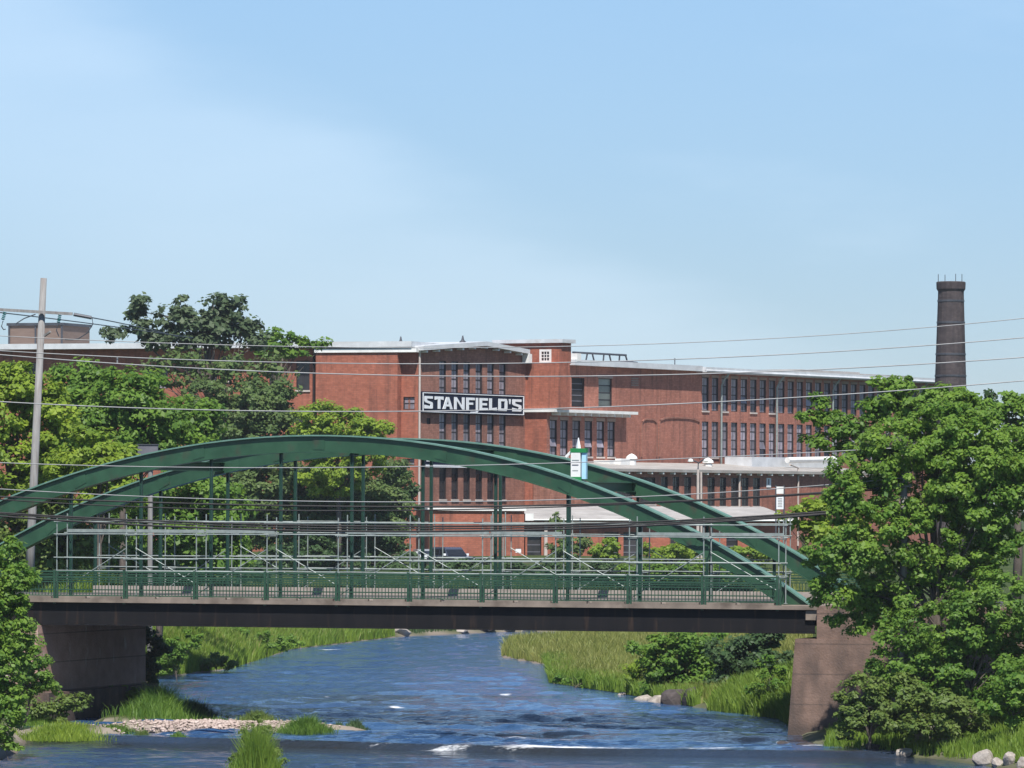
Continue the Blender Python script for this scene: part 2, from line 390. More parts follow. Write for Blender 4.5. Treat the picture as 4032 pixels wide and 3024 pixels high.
# ------------------------------------------------------------------ terrain and river
RIV = np.array([(-22,60),(-19.5,180),(-19.5,205),(-20.6,222),(-20.4,232),(-17.0,241),(-17.4,252),(-19.2,268),(-19.4,282),(-16.1,300),(-14.2,340),
  (-8.2,372),(-1.2,387),(8,392),(60,398),(300,430),(300,405),(60,382),(12,370),(3,362),(-0.9,347),(-0.9,326),(1.9,309),(2.0,279),(5.5,264),(8.6,246),
  (12.2,234),(12.4,222),(11.6,214),(12.5,207.5),(16.5,203),(18.9,194),(22,180),(26,60)], dtype=float)
def sdist(X, Y):
    d2 = np.full(X.shape, 1e12); ins = np.zeros(X.shape, dtype=bool)
    n = len(RIV)
    for i in range(n):
        a, b = RIV[i], RIV[(i+1) % n]
        e = b - a; wx, wy = X - a[0], Y - a[1]
        t = np.clip((wx*e[0] + wy*e[1])/(e @ e), 0, 1)
        d2 = np.minimum(d2, (wx - e[0]*t)**2 + (wy - e[1]*t)**2)
        c = ((a[1] <= Y) & (b[1] > Y)) | ((b[1] <= Y) & (a[1] > Y))
        with np.errstate(divide='ignore', invalid='ignore'):
            xi = a[0] + (Y - a[1])/(b[1] - a[1] if b[1] != a[1] else 1e-9)*e[0]
        ins ^= c & (X < xi)
    d = np.sqrt(d2)
    return np.where(ins, -d, d)
_ph = rng.uniform(0, 6.28, (14, 3)); _k = rng.normal(0, 1, (14, 2)); 
def rough2(X, Y, s):
    r = 0
    for i in range(14):
        f = s*(0.4 + i*0.25)
        r = r + np.sin(X*_k[i,0]*f + Y*_k[i,1]*f + _ph[i,0])/(1 + i*0.5)
    return r/4
def sstep(a, b, x):
    t = np.clip((x - a)/(b - a), 0, 1); return t*t*(3 - 2*t)
# bridge frame: near arch plane, x along the bridge (right end nearer), y across
TH = math.atan(0.312)
BF = Frame(1640, 225, -TH, zbase=0)
MOUNDS = [(-12.2, 221.5, 6.6, 2.4, 0.66), (-17.6, 240, 3.2, 5.0, 0.75), (-16.2, 228, 2.2, 3.0, 0.62), (-18.2, 217.5, 2.4, 2.2, 0.6)]
def ground_h(X, Y):
    X = np.asarray(X, float); Y = np.asarray(Y, float)
    d = sdist(X, Y)
    mead = sstep(-4, 0, X)*(1 - sstep(13, 22, X))*sstep(236, 256, Y)*(1 - sstep(368, 380, Y))
    low = sstep(10, 11, X)*(1 - sstep(20, 26, X))*sstep(198, 203, Y)*(1 - sstep(216, 220, Y))
    slope = 0.5*(1 - mead) + 0.05*mead
    slope = slope*(1 - low) + 0.16*low
    cap = 4.3 + 0.7*sstep(395, 440, Y)
    h = np.where(d > 0, np.minimum(cap, 0.05 + slope*d), np.maximum(-0.9, d*0.5 - 0.05))
    h = h + np.where(d > 0, 0.12*rough2(X, Y, 0.5)*np.clip(d/2, 0, 1), 0)
    for mx_, my_, rx_, ry_, hh in MOUNDS:
        q = ((X - mx_)/rx_)**2 + ((Y - my_)/ry_)**2
        h = np.maximum(h, -0.9 + (0.9 + hh*0.5)*np.clip(1.25 - q, 0, 1)**0.35 + 0.05*rough2(X, Y, 1.5))
    # road embankments behind the abutments
    bx = (X - BF.A[0])*BF.u[0] + (Y - BF.A[1])*BF.u[1]; by = (X - BF.A[0])*BF.v[0] + (Y - BF.A[1])*BF.v[1]
    side = np.maximum(np.maximum(np.where(bx > 0, -0.9, -2.2) - by, by - 12.4), 0)
    endd = np.where(bx > 0, bx - 19.5, -19.0 - bx)
    emb = 5.15 - np.where((bx > 0) & (by < 0), 4.0, 0.65)*side
    h = np.where((endd > 0) & (emb > h), emb, h)
    return h
def gz(x, y): return float(ground_h(np.array([x]), np.array([y]))[0])

def axis(parts): return np.unique(np.concatenate([np.arange(a, b, s) for a, b, s in parts]))
gx = axis([(-2400,-600,300),(-600,-100,50),(-100,-40,6),(-40,40,0.9),(40,100,6),(100,600,50),(600,2401,300)])
gy = axis([(-600,0,200),(0,150,25),(150,185,5),(185,270,0.9),(270,420,1.4),(420,520,8),(520,1000,60),(1000,3500,400)])
GX, GY = np.meshgrid(gx, gy)
GZ = ground_h(GX.ravel(), GY.ravel())
V = np.column_stack([GX.ravel(), GY.ravel(), GZ])
nx, ny = len(gx), len(gy)
idx = np.arange(nx*ny).reshape(ny, nx)
Fq = np.column_stack([idx[:-1,:-1].ravel(), idx[:-1,1:].ravel(), idx[1:,1:].ravel(), idx[1:,:-1].ravel()])
M['ground'] = mat('ground_grass', (0.030,0.050,0.014), (0.060,0.080,0.024), scale=0.35, detail=8, rough=0.95, spec=0.1, extra=((0.12,0.10,0.075), 0.5, (1,1,1), 0.58, 0.7, 0.7))
gme = np_mesh('ground', V, Fq, M['ground'], True)
gq = np.maximum(np.exp(-(((V[:,0] + 12.2)/7.2)**4 + ((V[:,1] - 221)/2.8)**4)), 0.9*((GZ < 0.22) & (GZ > -0.6)))
gq = gq*np.where(V[:,0] > 4, 0.35, 1)
ga = gme.attributes.new('gravel', 'FLOAT', 'POINT'); ga.data.foreach_set('value', gq.astype(np.float32))
t = M['ground'].node_tree; n = t.nodes.new; l = t.links.new; b = t.nodes['Principled BSDF']
old = b.inputs['Base Color'].links[0].from_socket
av = n('ShaderNodeAttribute'); av.attribute_name = 'gravel'; mxg = n('ShaderNodeMixRGB')
ng = n('ShaderNodeTexNoise'); ng.inputs['Scale'].default_value = 6; ng.inputs['Detail'].default_value = 6
rg = n('ShaderNodeValToRGB'); rg.color_ramp.elements[0].position = 0.35; rg.color_ramp.elements[0].color = (0.13,0.105,0.085,1); rg.color_ramp.elements[1].position = 0.65; rg.color_ramp.elements[1].color = (0.40,0.34,0.29,1)
l(ng.outputs['Fac'], rg.inputs[0]); l(av.outputs['Fac'], mxg.inputs[0]); l(old, mxg.inputs[1]); l(rg.outputs[0], mxg.inputs[2]); l(mxg.outputs[0], b.inputs['Base Color'])
tag(link('ground', gme), kind='structure')

# river sheet with real ripples, a low weir, foam where it breaks
def weir_y(X): return np.interp(X, [-30,-17.4,-6.2,1.8,10.7,30], [216.5,215,209.6,205.2,204,203.4])
wx = axis([(-60,-24,6),(-24,26,0.22),(26,300,20)])
wy = axis([(60,170,10),(170,184,1.5),(184,235,0.2),(235,300,0.38),(300,400,0.7),(400,440,10)])
WX, WY = np.meshgrid(wx, wy); WX = WX.ravel(); WY = WY.ravel()
dw = WY - weir_y(WX)
up = sstep(-0.35, 0.25, dw)
amp = 0.24 + 0.36*sstep(2.5, 8.0, -dw) + sstep(0.2, 3.0, dw)*(0.66*(1 - 0.55*sstep(20, 60, dw)) + 0.8*np.exp(-((dw - 4.5)/3.0)**2)) - 0.2*np.exp(-(dw/0.8)**2)
shore = np.clip(-sdist(WX, WY)/1.5, 0.15, 1)
patch = 0.65 + 0.6*rough2(WX*0.8, WY*0.35, 0.35)
h = np.zeros_like(WX)
rr = np.random.default_rng(3)
for i in range(34):
    wl = 0.7*1.085**i; th = rr.normal(math.pi/2, 0.75)
    kx, ky = math.cos(th)*6.283/wl, math.sin(th)*6.283/wl
    ph = kx*WX + ky*WY + rr.uniform(0, 6.28) + 0.8*np.sin(WX*rr.uniform(.1,.5) + WY*rr.uniform(.1,.4))
    h += 0.0175*wl**0.7*np.sin(ph)
WZ = -0.22 + 0.22*up + h*amp*np.clip(patch, 0.2, 1.5)*shore*0.55
nx, ny = len(wx), len(wy); idx = np.arange(nx*ny).reshape(ny, nx)
Fq = np.column_stack([idx[:-1,:-1].ravel(), idx[:-1,1:].ravel(), idx[1:,1:].ravel(), idx[1:,:-1].ravel()])
foam = np.zeros_like(WX)
def water_at(px, py, z=0.0):
    rx, rz = ray(px, py); Y = (z - H)/rz; return rx*Y, Y
for px, py, rx_, ry_, k in [(2200,2939,330,6,1.15),(2150,2921,200,7,0.95),(2350,2910,160,6,0.8),(2050,2905,120,5,0.8),(2480,2942,260,4,0.8),(1850,2930,300,4,0.7),(2700,2930,260,8,0.55),(3000,2925,120,9,0.8),(2800,2946,300,4,0.85),(1750,2934,200,4,0.9),(1500,2925,160,3,0.7),(2600,2918,200,6,0.7),
    (3200,2935,160,6,0.9),(1560,2781,50,4,1.1),(1990,2731,40,4,1.0),(1420,2758,150,5,0.35),(1300,2556,90,4,0.9),(1530,2535,60,3,0.7),(1860,2520,50,4,0.9),(2090,2505,40,3,0.7),
    (2310,2880,40,5,0.8),(2000,2885,70,5,0.7),(2900,2900,150,10,0.4),(3320,2935,40,5,0.9),(3080,2918,40,6,1.0),(640,2665,60,3,0.5),(300,2835,100,4,0.4),(420,2846,70,3,0.35)]:
    x0, y0 = water_at(px, py); x1, _ = water_at(px + rx_, py); _, ya = water_at(px, py - ry_); _, yb = water_at(px, py + ry_)
    q = ((WX - x0)/(x1 - x0))**2 + ((WY - y0)/max(0.25, (ya - yb)/2))**2
    foam = np.maximum(foam, k*np.exp(-q))
fr_ = np.random.default_rng(12)
for _ in range(70):
    y0 = fr_.uniform(206, 262) if _ < 50 else fr_.uniform(262, 380); x0 = fr_.uniform(-16, 11)
    wy0 = float(weir_y(np.array([x0]))[0])
    if y0 < wy0 + 0.4: continue
    q = ((WX - x0)/fr_.uniform(0.25, 0.9))**2 + ((WY - y0)/fr_.uniform(0.2, 0.5))**2
    foam = np.maximum(foam, fr_.uniform(0.55, 1.0)*np.exp(-q))
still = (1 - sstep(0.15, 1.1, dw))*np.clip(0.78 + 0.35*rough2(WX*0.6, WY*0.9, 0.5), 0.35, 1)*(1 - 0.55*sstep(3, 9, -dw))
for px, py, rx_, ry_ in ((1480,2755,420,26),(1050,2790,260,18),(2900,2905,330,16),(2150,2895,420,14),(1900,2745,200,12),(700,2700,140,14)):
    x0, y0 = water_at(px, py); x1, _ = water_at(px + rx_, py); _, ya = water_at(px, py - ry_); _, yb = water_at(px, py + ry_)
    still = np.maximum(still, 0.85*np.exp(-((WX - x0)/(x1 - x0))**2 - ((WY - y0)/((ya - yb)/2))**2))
wme = np_mesh('river', np.column_stack([WX, WY, WZ]), Fq, None, True)
at = wme.attributes.new('foam', 'FLOAT', 'POINT'); at.data.foreach_set('value', foam.astype(np.float32))
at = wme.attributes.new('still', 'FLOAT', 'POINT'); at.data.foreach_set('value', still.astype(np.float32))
m = bpy.data.materials.new('river_water'); m.use_nodes = True
t = m.node_tree; b = t.nodes['Principled BSDF']; n = t.nodes.new; l = t.links.new
b.inputs['Base Color'].default_value = (0.022,0.052,0.115,1); b.inputs['Roughness'].default_value = 0.05
b.inputs['IOR'].default_value = 1.333; b.inputs['Specular IOR Level'].default_value = 0.85
co = n('ShaderNodeTexCoord'); ma = n('ShaderNodeMapping'); ma.inputs['Scale'].default_value = (1.0, 0.55, 1)
no = n('ShaderNodeTexNoise'); no.inputs['Scale'].default_value = 3.2; no.inputs['Detail'].default_value = 5; no.inputs['Roughness'].default_value = 0.62; no.inputs['Distortion'].default_value = 0.6
bu = n('ShaderNodeBump'); bu.inputs['Strength'].default_value = 0.9; bu.inputs['Distance'].default_value = 0.16
l(co.outputs['Object'], ma.inputs[0]); l(ma.outputs[0], no.inputs['Vector']); l(no.outputs['Fac'], bu.inputs['Height']); l(bu.outputs[0], b.inputs['Normal'])
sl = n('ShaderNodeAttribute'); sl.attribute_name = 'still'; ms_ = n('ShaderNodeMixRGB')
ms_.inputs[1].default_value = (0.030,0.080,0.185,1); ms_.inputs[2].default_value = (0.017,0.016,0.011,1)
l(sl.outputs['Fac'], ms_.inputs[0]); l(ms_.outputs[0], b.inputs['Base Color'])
fa = n('ShaderNodeAttribute'); fa.attribute_name = 'foam'
fn = n('ShaderNodeTexNoise'); fn.inputs['Scale'].default_value = 7.0; fn.inputs['Detail'].default_value = 7; fn.inputs['Roughness'].default_value = 0.75
fm = n('ShaderNodeMapping'); fm.inputs['Scale'].default_value = (0.35, 0.8, 1)
l(co.outputs['Object'], fm.inputs[0]); l(fm.outputs[0], fn.inputs['Vector'])
mu = n('ShaderNodeMath'); mu.operation = 'MULTIPLY'; l(fa.outputs['Fac'], mu.inputs[0]); l(fn.outputs['Fac'], mu.inputs[1])
fr = n('ShaderNodeMapRange'); fr.inputs['From Min'].default_value = 0.34; fr.inputs['From Max'].default_value = 0.60; l(mu.outputs[0], fr.inputs['Value'])
fd = n('ShaderNodeBsdfDiffuse'); fd.inputs['Color'].default_value = (0.78,0.80,0.82,1)
ms = n('ShaderNodeMixShader'); l(fr.outputs[0], ms.inputs[0]); l(b.outputs[0], ms.inputs[1]); l(fd.outputs[0], ms.inputs[2])
l(ms.outputs[0], t.nodes['Material Output'].inputs['Surface'])
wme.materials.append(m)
tag(link('river', wme), kind='structure')

# ------------------------------------------------------------------ bridge
bridge = thing('arch_bridge', BF.world(0, 5, 5.0), 'green steel bowstring arch bridge crossing the river on a black girder', 'bridge', -TH)
BO = BF.world(0, 5, 5.0)
def bw(x, y, z): return (x, y - 5, z - 5.0)           # bridge-frame coords to the bridge's own
ZD = BF.z(1640, 2368, -2.1)                            # deck edge level
W = 10.1
posts_px = [215,490,768,1043,1323,1606,1893,2183,2472,2764,3061]
sp = np.array([BF.a(x, 2330, -2.0) for x in posts_px])
BAY = (sp[-1] - sp[0])/10; S0 = sp[0]
AL, AR = BF.a(60, 2400, -2.1), BF.a(3208, 2400, -2.1)
# arch rib profile from the photo (top edge), smoothed
tp = [(0,1967),(122,1926),(375,1840),(574,1781),(791,1747),(1000,1722),(1181,1715),(1375,1715),(1565,1727),(1769,1761),(2000,1808),(2226,1876),(2488,1971),(2768,2111),(2949,2215),(3107,2322)]
tl = np.array([BF.loc(x, y, -0.3) for x, y in tp])
pf = np.polyfit(tl[:,0], tl[:,1], 4)
def arch_z(a): return np.polyval(pf, a)
aR = next(a for a in np.arange(10, 30, 0.05) if arch_z(a) < ZD)
aL = next(a for a in np.arange(-10, -30, -0.05) if arch_z(a) < ZD)
def arch_rib(y):
    rib = MB(); fl = MB()
    aa = np.linspace(aL, aR, 49)
    top = [(a, float(arch_z(a))) for a in aa]
    def off(i, d):
        a0, z0 = top[max(i-1,0)]; a1, z1 = top[min(i+1,48)]
        l_ = math.hypot(a1-a0, z1-z0); return top[i][0] + d*(z1-z0)/l_, top[i][1] - d*(a1-a0)/l_
    for i in range(48):
        def quadbar(mb, d0, d1, ya, yb):
            p = [off(i, d0), off(i+1, d0), off(i+1, d1), off(i, d1)]
            vs = [bw(q[0], ya, q[1]) for q in p] + [bw(q[0], yb, q[1]) for q in p]
            mb.add(vs, [(3,2,1,0),(4,5,6,7),(0,1,5,4),(2,3,7,6)])
        quadbar(rib, 0.05, 0.70, y - 0.24, y + 0.24)
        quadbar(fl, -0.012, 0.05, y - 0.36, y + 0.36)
        quadbar(rib, 0.70, 0.74, y - 0.30, y + 0.30)
    r = rib.build('arch_rib', M['green'], bridge)
    for i in (6, 12, 18, 24, 30, 36, 42):
        for sd in (-1, 1):
            sp_ = MB(); q = [off(i, 0.12), off(i+1, 0.12), off(i+1, 0.62), off(i, 0.62)]
            cx_ = sum(p[0] for p in q)/4; q = [(cx_ + (p[0]-cx_)*0.55, p[1]) for p in q]
            ya_, yb_ = y + sd*0.241, y + sd*0.262
            vs = [bw(p[0], ya_, p[1]) for p in q] + [bw(p[0], yb_, p[1]) for p in q]
            sp_.add(vs, [(0,1,2,3),(7,6,5,4),(0,4,5,1),(1,5,6,2),(2,6,7,3),(3,7,4,0)]); sp_.build('splice_plate', M['green'], r)
    fl.build('flange', M['green_pale'], r)
    return r
arch_rib(0); arch_rib(W)
hang_px = [280,556,832,1106,1386,1665,1952,2237,2522,2800]
HS = [BF.a(x, 2000, 0) for x in hang_px]
HF = [BF.a(x, 2000, W) for x in (377,633,897,1163,1430,1698,1970,2242,2512,2785,3050)]
for y, hs_ in ((0, HS), (W, HF)):
    for a in hs_:
        zt = float(arch_z(a)) - 0.6
        if zt < ZD + 0.3: continue
        hb = MB(); x, yy, z0 = bw(a, y, ZD - 0.5)
        hb.box(x-0.04, x+0.04, yy-0.012, yy+0.012, z0, zt-5.0); hb.box(x-0.06, x-0.04, yy-0.07, yy+0.07, z0, zt-5.0); hb.box(x+0.04, x+0.06, yy-0.07, yy+0.07, z0, zt-5.0)
        hb.build('hanger', M['green_dark'], bridge)
for a in (HS[1], HS[3], HS[5]-0.1, HS[7]):
    zt = float(arch_z(a)); b_ = MB()
    x = a
    p = bw(x, 0.25, zt - 0.42); q = bw(x, W - 0.25, zt - 0.42)
    b_.box(x-0.18, x+0.18, p[1], q[1], p[2]+0.16, p[2]+0.19); b_.box(x-0.18, x+0.18, p[1], q[1], p[2]-0.22, p[2]-0.19); b_.box(x-0.015, x+0.015, p[1], q[1], p[2]-0.19, p[2]+0.16)
    b_.build('cross_strut', M['green'], bridge)
    for s_ in (-1, 1):
        MB().bar(bw(x + s_*1.1, 0.25, float(arch_z(x + s_*1.1)) - 0.42), bw(x, 2.0, zt - 0.42), 0.12).build('knee_brace', M['green'], bridge)
# deck
XL, XR = AL - 1.0, AR + 0.2
mb = MB(); q0 = bw(XL, -2.1, ZD - 0.19); q1 = bw(XR, W + 2.1, ZD - 0.02)
mb.box(q0[0], q1[0], q0[1], q1[1], q0[2], q1[2]).build('deck_slab', M['slab'], bridge)
mb = MB(); a0 = bw(XL, 0.6, ZD - 0.016); a1 = bw(XR, W - 0.6, ZD + 0.03)
mb.box(a0[0], a1[0], a0[1], a1[1], a0[2], a1[2]).build('carriageway', M['asphalt'], bridge)
for yk, mm in ((0.5, 0.12), (W - 0.5, 0.36)):
    mb = MB(); k0 = bw(XL, yk - 0.2, ZD - 0.018); mb.box(k0[0], q1[0], k0[1], k0[1] + 0.4, k0[2], k0[2] + mm).build('kerb', M['kerbstone'], bridge)
zgt, zgb = ZD - 0.19, BF.z(1640, 2477, -1.9)
for y in (-1.85, W + 1.85):
    g = MB(); p0 = bw(XL, y - 0.02, zgb); p1 = bw(XR - 0.25, y + 0.02, zgt)
    g.box(p0[0], p1[0], p0[1], p1[1], p0[2] + 0.04, p1[2] - 0.04)
    g.box(p0[0], p1[0], p0[1] - 0.16, p1[1] + 0.16, p0[2], p0[2] + 0.04); g.box(p0[0], p1[0], p0[1] - 0.16, p1[1] + 0.16, p1[2] - 0.04, p1[2] - 0.003)
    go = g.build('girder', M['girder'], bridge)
    for a in np.arange(XL + 0.5, XR - 0.3, BAY/2):
        st = MB(); c = bw(a, y, 0); st.box(c[0]-0.012, c[0]+0.012, p1[1] if y < 0 else p0[1] - 0.13, p1[1] + 0.13 if y < 0 else p0[1], p0[2] + 0.04, p1[2] - 0.04); st.build('stiffener', M['girder'], go)
for a in HS:
    fb = MB(); c = bw(a, -1.7, zgb + 0.25); fb.box(c[0]-0.12, c[0]+0.12, c[1], c[1] + W + 3.4, c[2], c[2] + 0.55).build('floor_beam', M['girder'], bridge)
# fascia strip along the deck edge, in lengths with drain gaps
def railing(y, sgn):
    ys = y
    for k in range(-1, 10):
        a0 = S0 + k*BAY; a1 = a0 + BAY
        if a1 < XL or a0 > XR: continue
        # kerb upstand in pieces with scupper gaps
        for f0, f1 in ((0.07, 0.45), (0.52, 0.96)):
            kb = MB(); c0 = bw(a0 + f0*BAY, ys - 0.10, ZD - 0.02 + 0.003); c1 = bw(a0 + f1*BAY, ys + 0.10, ZD + 0.075)
            kb.box(c0[0], c1[0], c0[1], c1[1], c0[2], c1[2]).build('kerb', M['slab'], bridge)
        # picket panel
        pk = MB(); n_ = 22
        for i in range(1, n_):
            x = a0 + BAY*i/n_; c = bw(x, ys, 0)
            pk.box(c[0]-0.014, c[0]+0.014, c[1]-0.014, c[1]+0.014, ZD + 0.12 - 5, ZD + 0.70 - 5)
        tag(pk.build('picket', M['green_rail'], bridge), kind='stuff')
        for z, th in ((0.11, 0.05), (0.36, 0.05), (0.70, 0.05), (0.80, 0.05), (0.90, 0.09), (1.02, 0.05), (1.14, 0.07)):
            rl = MB(); c0 = bw(a0 + 0.05, ys, ZD + z); c1 = bw(a1 - 0.05, ys, ZD + z)
            rl.box(c0[0], c1[0], c0[1]-0.03, c0[1]+0.03, c0[2]-th/2, c0[2]+th/2).build('rail', M['green_rail'], bridge)
    for k in range(0, 11):
        a = S0 + k*BAY
        pb = MB(); c = bw(a, ys, 0)
        pb.box(c[0]-0.05, c[0]+0.05, c[1]-0.05, c[1]+0.05, ZD - 0.25 - 5, ZD + 1.20 - 5)
        pb.box(c[0]+0.10, c[0]+0.17, c[1]-0.04, c[1]+0.04, ZD - 0.02 - 5, ZD + 1.12 - 5)
        pb.build('rail_post', M['green_rail'], bridge)
railing(-2.0, -1); railing(W + 2.0, 1)

# abutments
ab = thing('bridge_abutment', BF.world(AR + 1, 3, 0), 'tall reddish concrete abutment at the river edge under the right bridge end', 'abutment', -TH)
def blockz(x0, x1, y0, y1, z0, z1, batter=0.0):
    m_ = MB()
    m_.add([(x0-batter,y0-batter,z0),(x1,y0-batter,z0),(x1,y1,z0),(x0-batter,y1,z0),(x0,y0,z1),(x1,y0,z1),(x1,y1,z1),(x0,y1,z1)],
           [(0,3,2,1),(4,5,6,7),(0,1,5,4),(1,2,6,5),(2,3,7,6),(3,0,4,7)])
    return m_
xa = BF.a(3215, 2450, -2.35) - (AR + 1); xb = BF.a(3125, 2520, -2.6) - (AR + 1)
blockz(xa, xa + 9.5, -5.30, 8.5, 1.5, ZD - 0.03).build('upper_wall', M['concrete'], ab)
zt = BF.z(3150, 2516, -2.6)
blockz(xb, xb + 10.4, -5.36, 8.6, -1.0, zt, 0.30).build('footing', M['concrete'], ab)
MB().box(xa - 0.55, xa - 0.02, -5.0, -4.6, zgt - 0.42, zgt + 0.0).build('bearing_block', M['slab'], ab)
al = thing('bridge_abutment', BF.world(AL - 1, 3, 0), 'dark stained concrete abutment with white streaks under the left bridge end', 'abutment', -TH)
xf = BF.a(150, 2600, -2.0) - (AL - 1)
MB().box(xf - 5, xf + 0.15, -5.4, 7.4, 0.9, zgb - 0.02).build('face_wall', M['concrete2'], al)
MB().box(xf - 5, xf + 0.75, -5.6, 7.5, -1.0, 1.25).build('footing_ledge', M['concrete'], al)
road = MB()
for x0, x1 in ((XR + 0.02, XR + 60), (XL - 60, XL - 0.02)):
    ps = [BF.world(x0, 1.2, ZD + 0.03), BF.world(x1, 1.2, ZD + 0.03), BF.world(x1, W - 1.2, ZD + 0.03), BF.world(x0, W - 1.2, ZD + 0.03)]
    lo = [p - Vector((0, 0, 0.3)) for p in ps]
    road.add(ps + lo, [(0,1,2,3),(0,4,5,1),(1,5,6,2),(2,6,7,3),(3,7,4,0)])
tag(road.build('road', M['asphalt']), kind='structure')

# ------------------------------------------------------------------ scaffolds beside the arches
ZL = [BF.z(1000, y, -1.7) for y in (2057, 2105, 2203, 2253)]
def scaffold(y0, y1, lab, ph, first_px, n, zsh=0.0):
    s = thing('scaffold', BF.world(0, y0, ZD), lab, 'scaffolding', -TH, 'tube scaffolds standing on the bridge deck')
    a0 = BF.a(first_px, 2200, y0)
    xs = [a0 + i*BAY for i in range(n)]
    dy = y1 - y0
    for i, x in enumerate(xs):
        for yy in (0, dy):
            t_ = MB(); t_.tube([(x, yy, 0.05), (x, yy, ZL[0] - ZD + 0.22 + (0.12 if (i + int(yy > 0)) % 2 else 0))], 0.027, 6)
            t_.box(x-0.07, x+0.07, yy-0.07, yy+0.07, 0.02, 0.05); t_.build('standard', M['tube'], s)
        for z in (ZL[1], ZL[3]):
            MB().tube([(x, -0.1, z - ZD - 0.06), (x, dy + 0.1, z - ZD - 0.06)], 0.025, 5).build('transom', M['tube'], s)
    for yy in (0, dy):
        for z in ZL:
            for i in range(n - 1):
                j = random.uniform(-0.03, 0.03)
                MB().tube([(xs[i] - 0.12, yy - 0.055, z - ZD + j), (xs[i+1] + 0.10, yy - 0.055, z - ZD + j*0.4)], 0.026, 6).build('ledger', M['tube'], s)
    for i in range(1, n):
        if (i + ph) % 2 == 0:
            MB().tube([(xs[i], -0.09, ZL[2] - ZD + 0.42), (xs[i-1] + 0.15, -0.09, 0.25)], 0.021, 6).build('diagonal_brace', M['tube'], s)
        else:
            MB().tube([(xs[i-1], dy - 0.09, ZL[2] - ZD + 0.45), (xs[i] - 0.3, dy - 0.09, 0.55)], 0.019, 6).build('diagonal_brace', M['tube'], s)
    for i in range(n - 1):
        if y0 < 0 and i % 4 != 3:
            MB().box(xs[i] + 0.05, xs[i+1] - 0.05, dy - 0.10, dy - 0.075, ZL[1] - ZD + 0.05, ZL[1] - ZD + 0.19).build('toe_board', M['tube'], s)
    return s
scaffold(-1.68, -0.50, 'galvanised tube scaffold on the footway in front of the near green arch', 1, 224, 11)
scaffold(W + 0.55, W + 1.75, 'galvanised tube scaffold on the far footway behind the far green arch', 0, 391, 11)

# green and white box standing on the near arch
bx = BF.a(2272, 1890, 0); zb = float(arch_z(bx))
gb = thing('marker_box', BF.world(bx, 0, zb - 0.1), 'white and green upright box with pointed tip on top of the near arch', 'marker box', -TH)
MB().box(-0.26, 0.20, -0.16, 0.20, 0.22, 1.36).build('white_panel', M['white'], gb)
MB().box(-0.30, 0.24, -0.18, 0.22, 0.0, 0.218).build('green_base', M['boxgreen'], gb)
MB().box(-0.29, 0.48, -0.17, 0.21, 1.362, 1.56).build('green_cap', M['boxgreen'], gb)
MB().box(0.26, 0.46, -0.10, 0.16, 0.12, 1.36).build('pale_blue_side', M['boxblue'], gb)
MB().box(-0.20, 0.12, -0.175, -0.163, 0.76, 0.80).build('dark_bar', M['grey'], gb)
MB().box(-0.20, 0.14, -0.172, -0.163, 0.98, 1.02).build('dark_bar', M['tube'], gb)
MB().box(-0.18, 0.10, -0.172, -0.163, 0.50, 0.53).build('dark_bar', M['tube'], gb)
MB().lathe([(0.12,1.562),(0.10,1.70),(0.02,2.06)], 4, (0.06, 0)).build('pointed_tip', M['letter'], gb)
gb.scale = (0.9, 0.9, 0.9)
MB().bar((-0.3, 0, 1.40), (-0.55, 0, 1.15), 0.07, 0.12).build('bracket', M['white'], gb)

# ------------------------------------------------------------------ building helpers
_wcache = {}
def window(parent, x, z, w, h, rows=4, cols=1, y=0.13, pane='pane', fr='frame', border=0.07, name='window', sill=True, tilt=None):
    """frame part with a pane sub-part for every light; local x/z of the lower left corner"""
    key = (round(w, 2), round(h, 2), rows, cols, fr, border)
    if key not in _wcache:
        mb = MB()
        mb.box(0, border, 0, 0.08, 0, h); mb.box(w - border, w, 0, 0.08, 0, h)
        mb.box(border, w - border, 0, 0.08, 0, border); mb.box(border, w - border, 0, 0.08, h - border, h)
        for r in range(1, rows): mb.box(border, w - border, 0.01, 0.07, h*r/rows - 0.045, h*r/rows + 0.045)
        for c in range(1, cols): mb.box(w*c/cols - 0.022, w*c/cols + 0.022, 0.012, 0.068, border, h - border)
        pm = MB().box(0, 1, 0.0, 0.02, 0, 1)
        _wcache[key] = (mb.mesh(name, M[fr]))
    o = link(name, _wcache[key], parent, (x, y, z))
    pw = w - 2*border
    for r in range(rows):
        z0 = border if r == 0 else h*r/rows + 0.045; z1 = h - border if r == rows-1 else h*(r+1)/rows - 0.045
        pk = ('p', round(pw, 2), round(z1 - z0, 2), pane)
        if pk not in _wcache:
            _wcache[pk] = MB().box(0, pw, 0, 0.02, 0, z1 - z0).mesh('pane', M[pane])
        po = link('pane', _wcache[pk], o, (border, 0.035, z0))
        if tilt == r: po.rotation_euler = (R(-16), 0, 0); po.location.y = -0.16
    if sill:
        sk = ('s', round(w, 2))
        if sk not in _wcache: _wcache[sk] = MB().box(-0.08, w + 0.08, -0.10, 0.2, -0.16, -0.003).mesh('sill', M['sill'])
        link('sill', _wcache[sk], o, (0, -y + 0.0, 0))
    return o

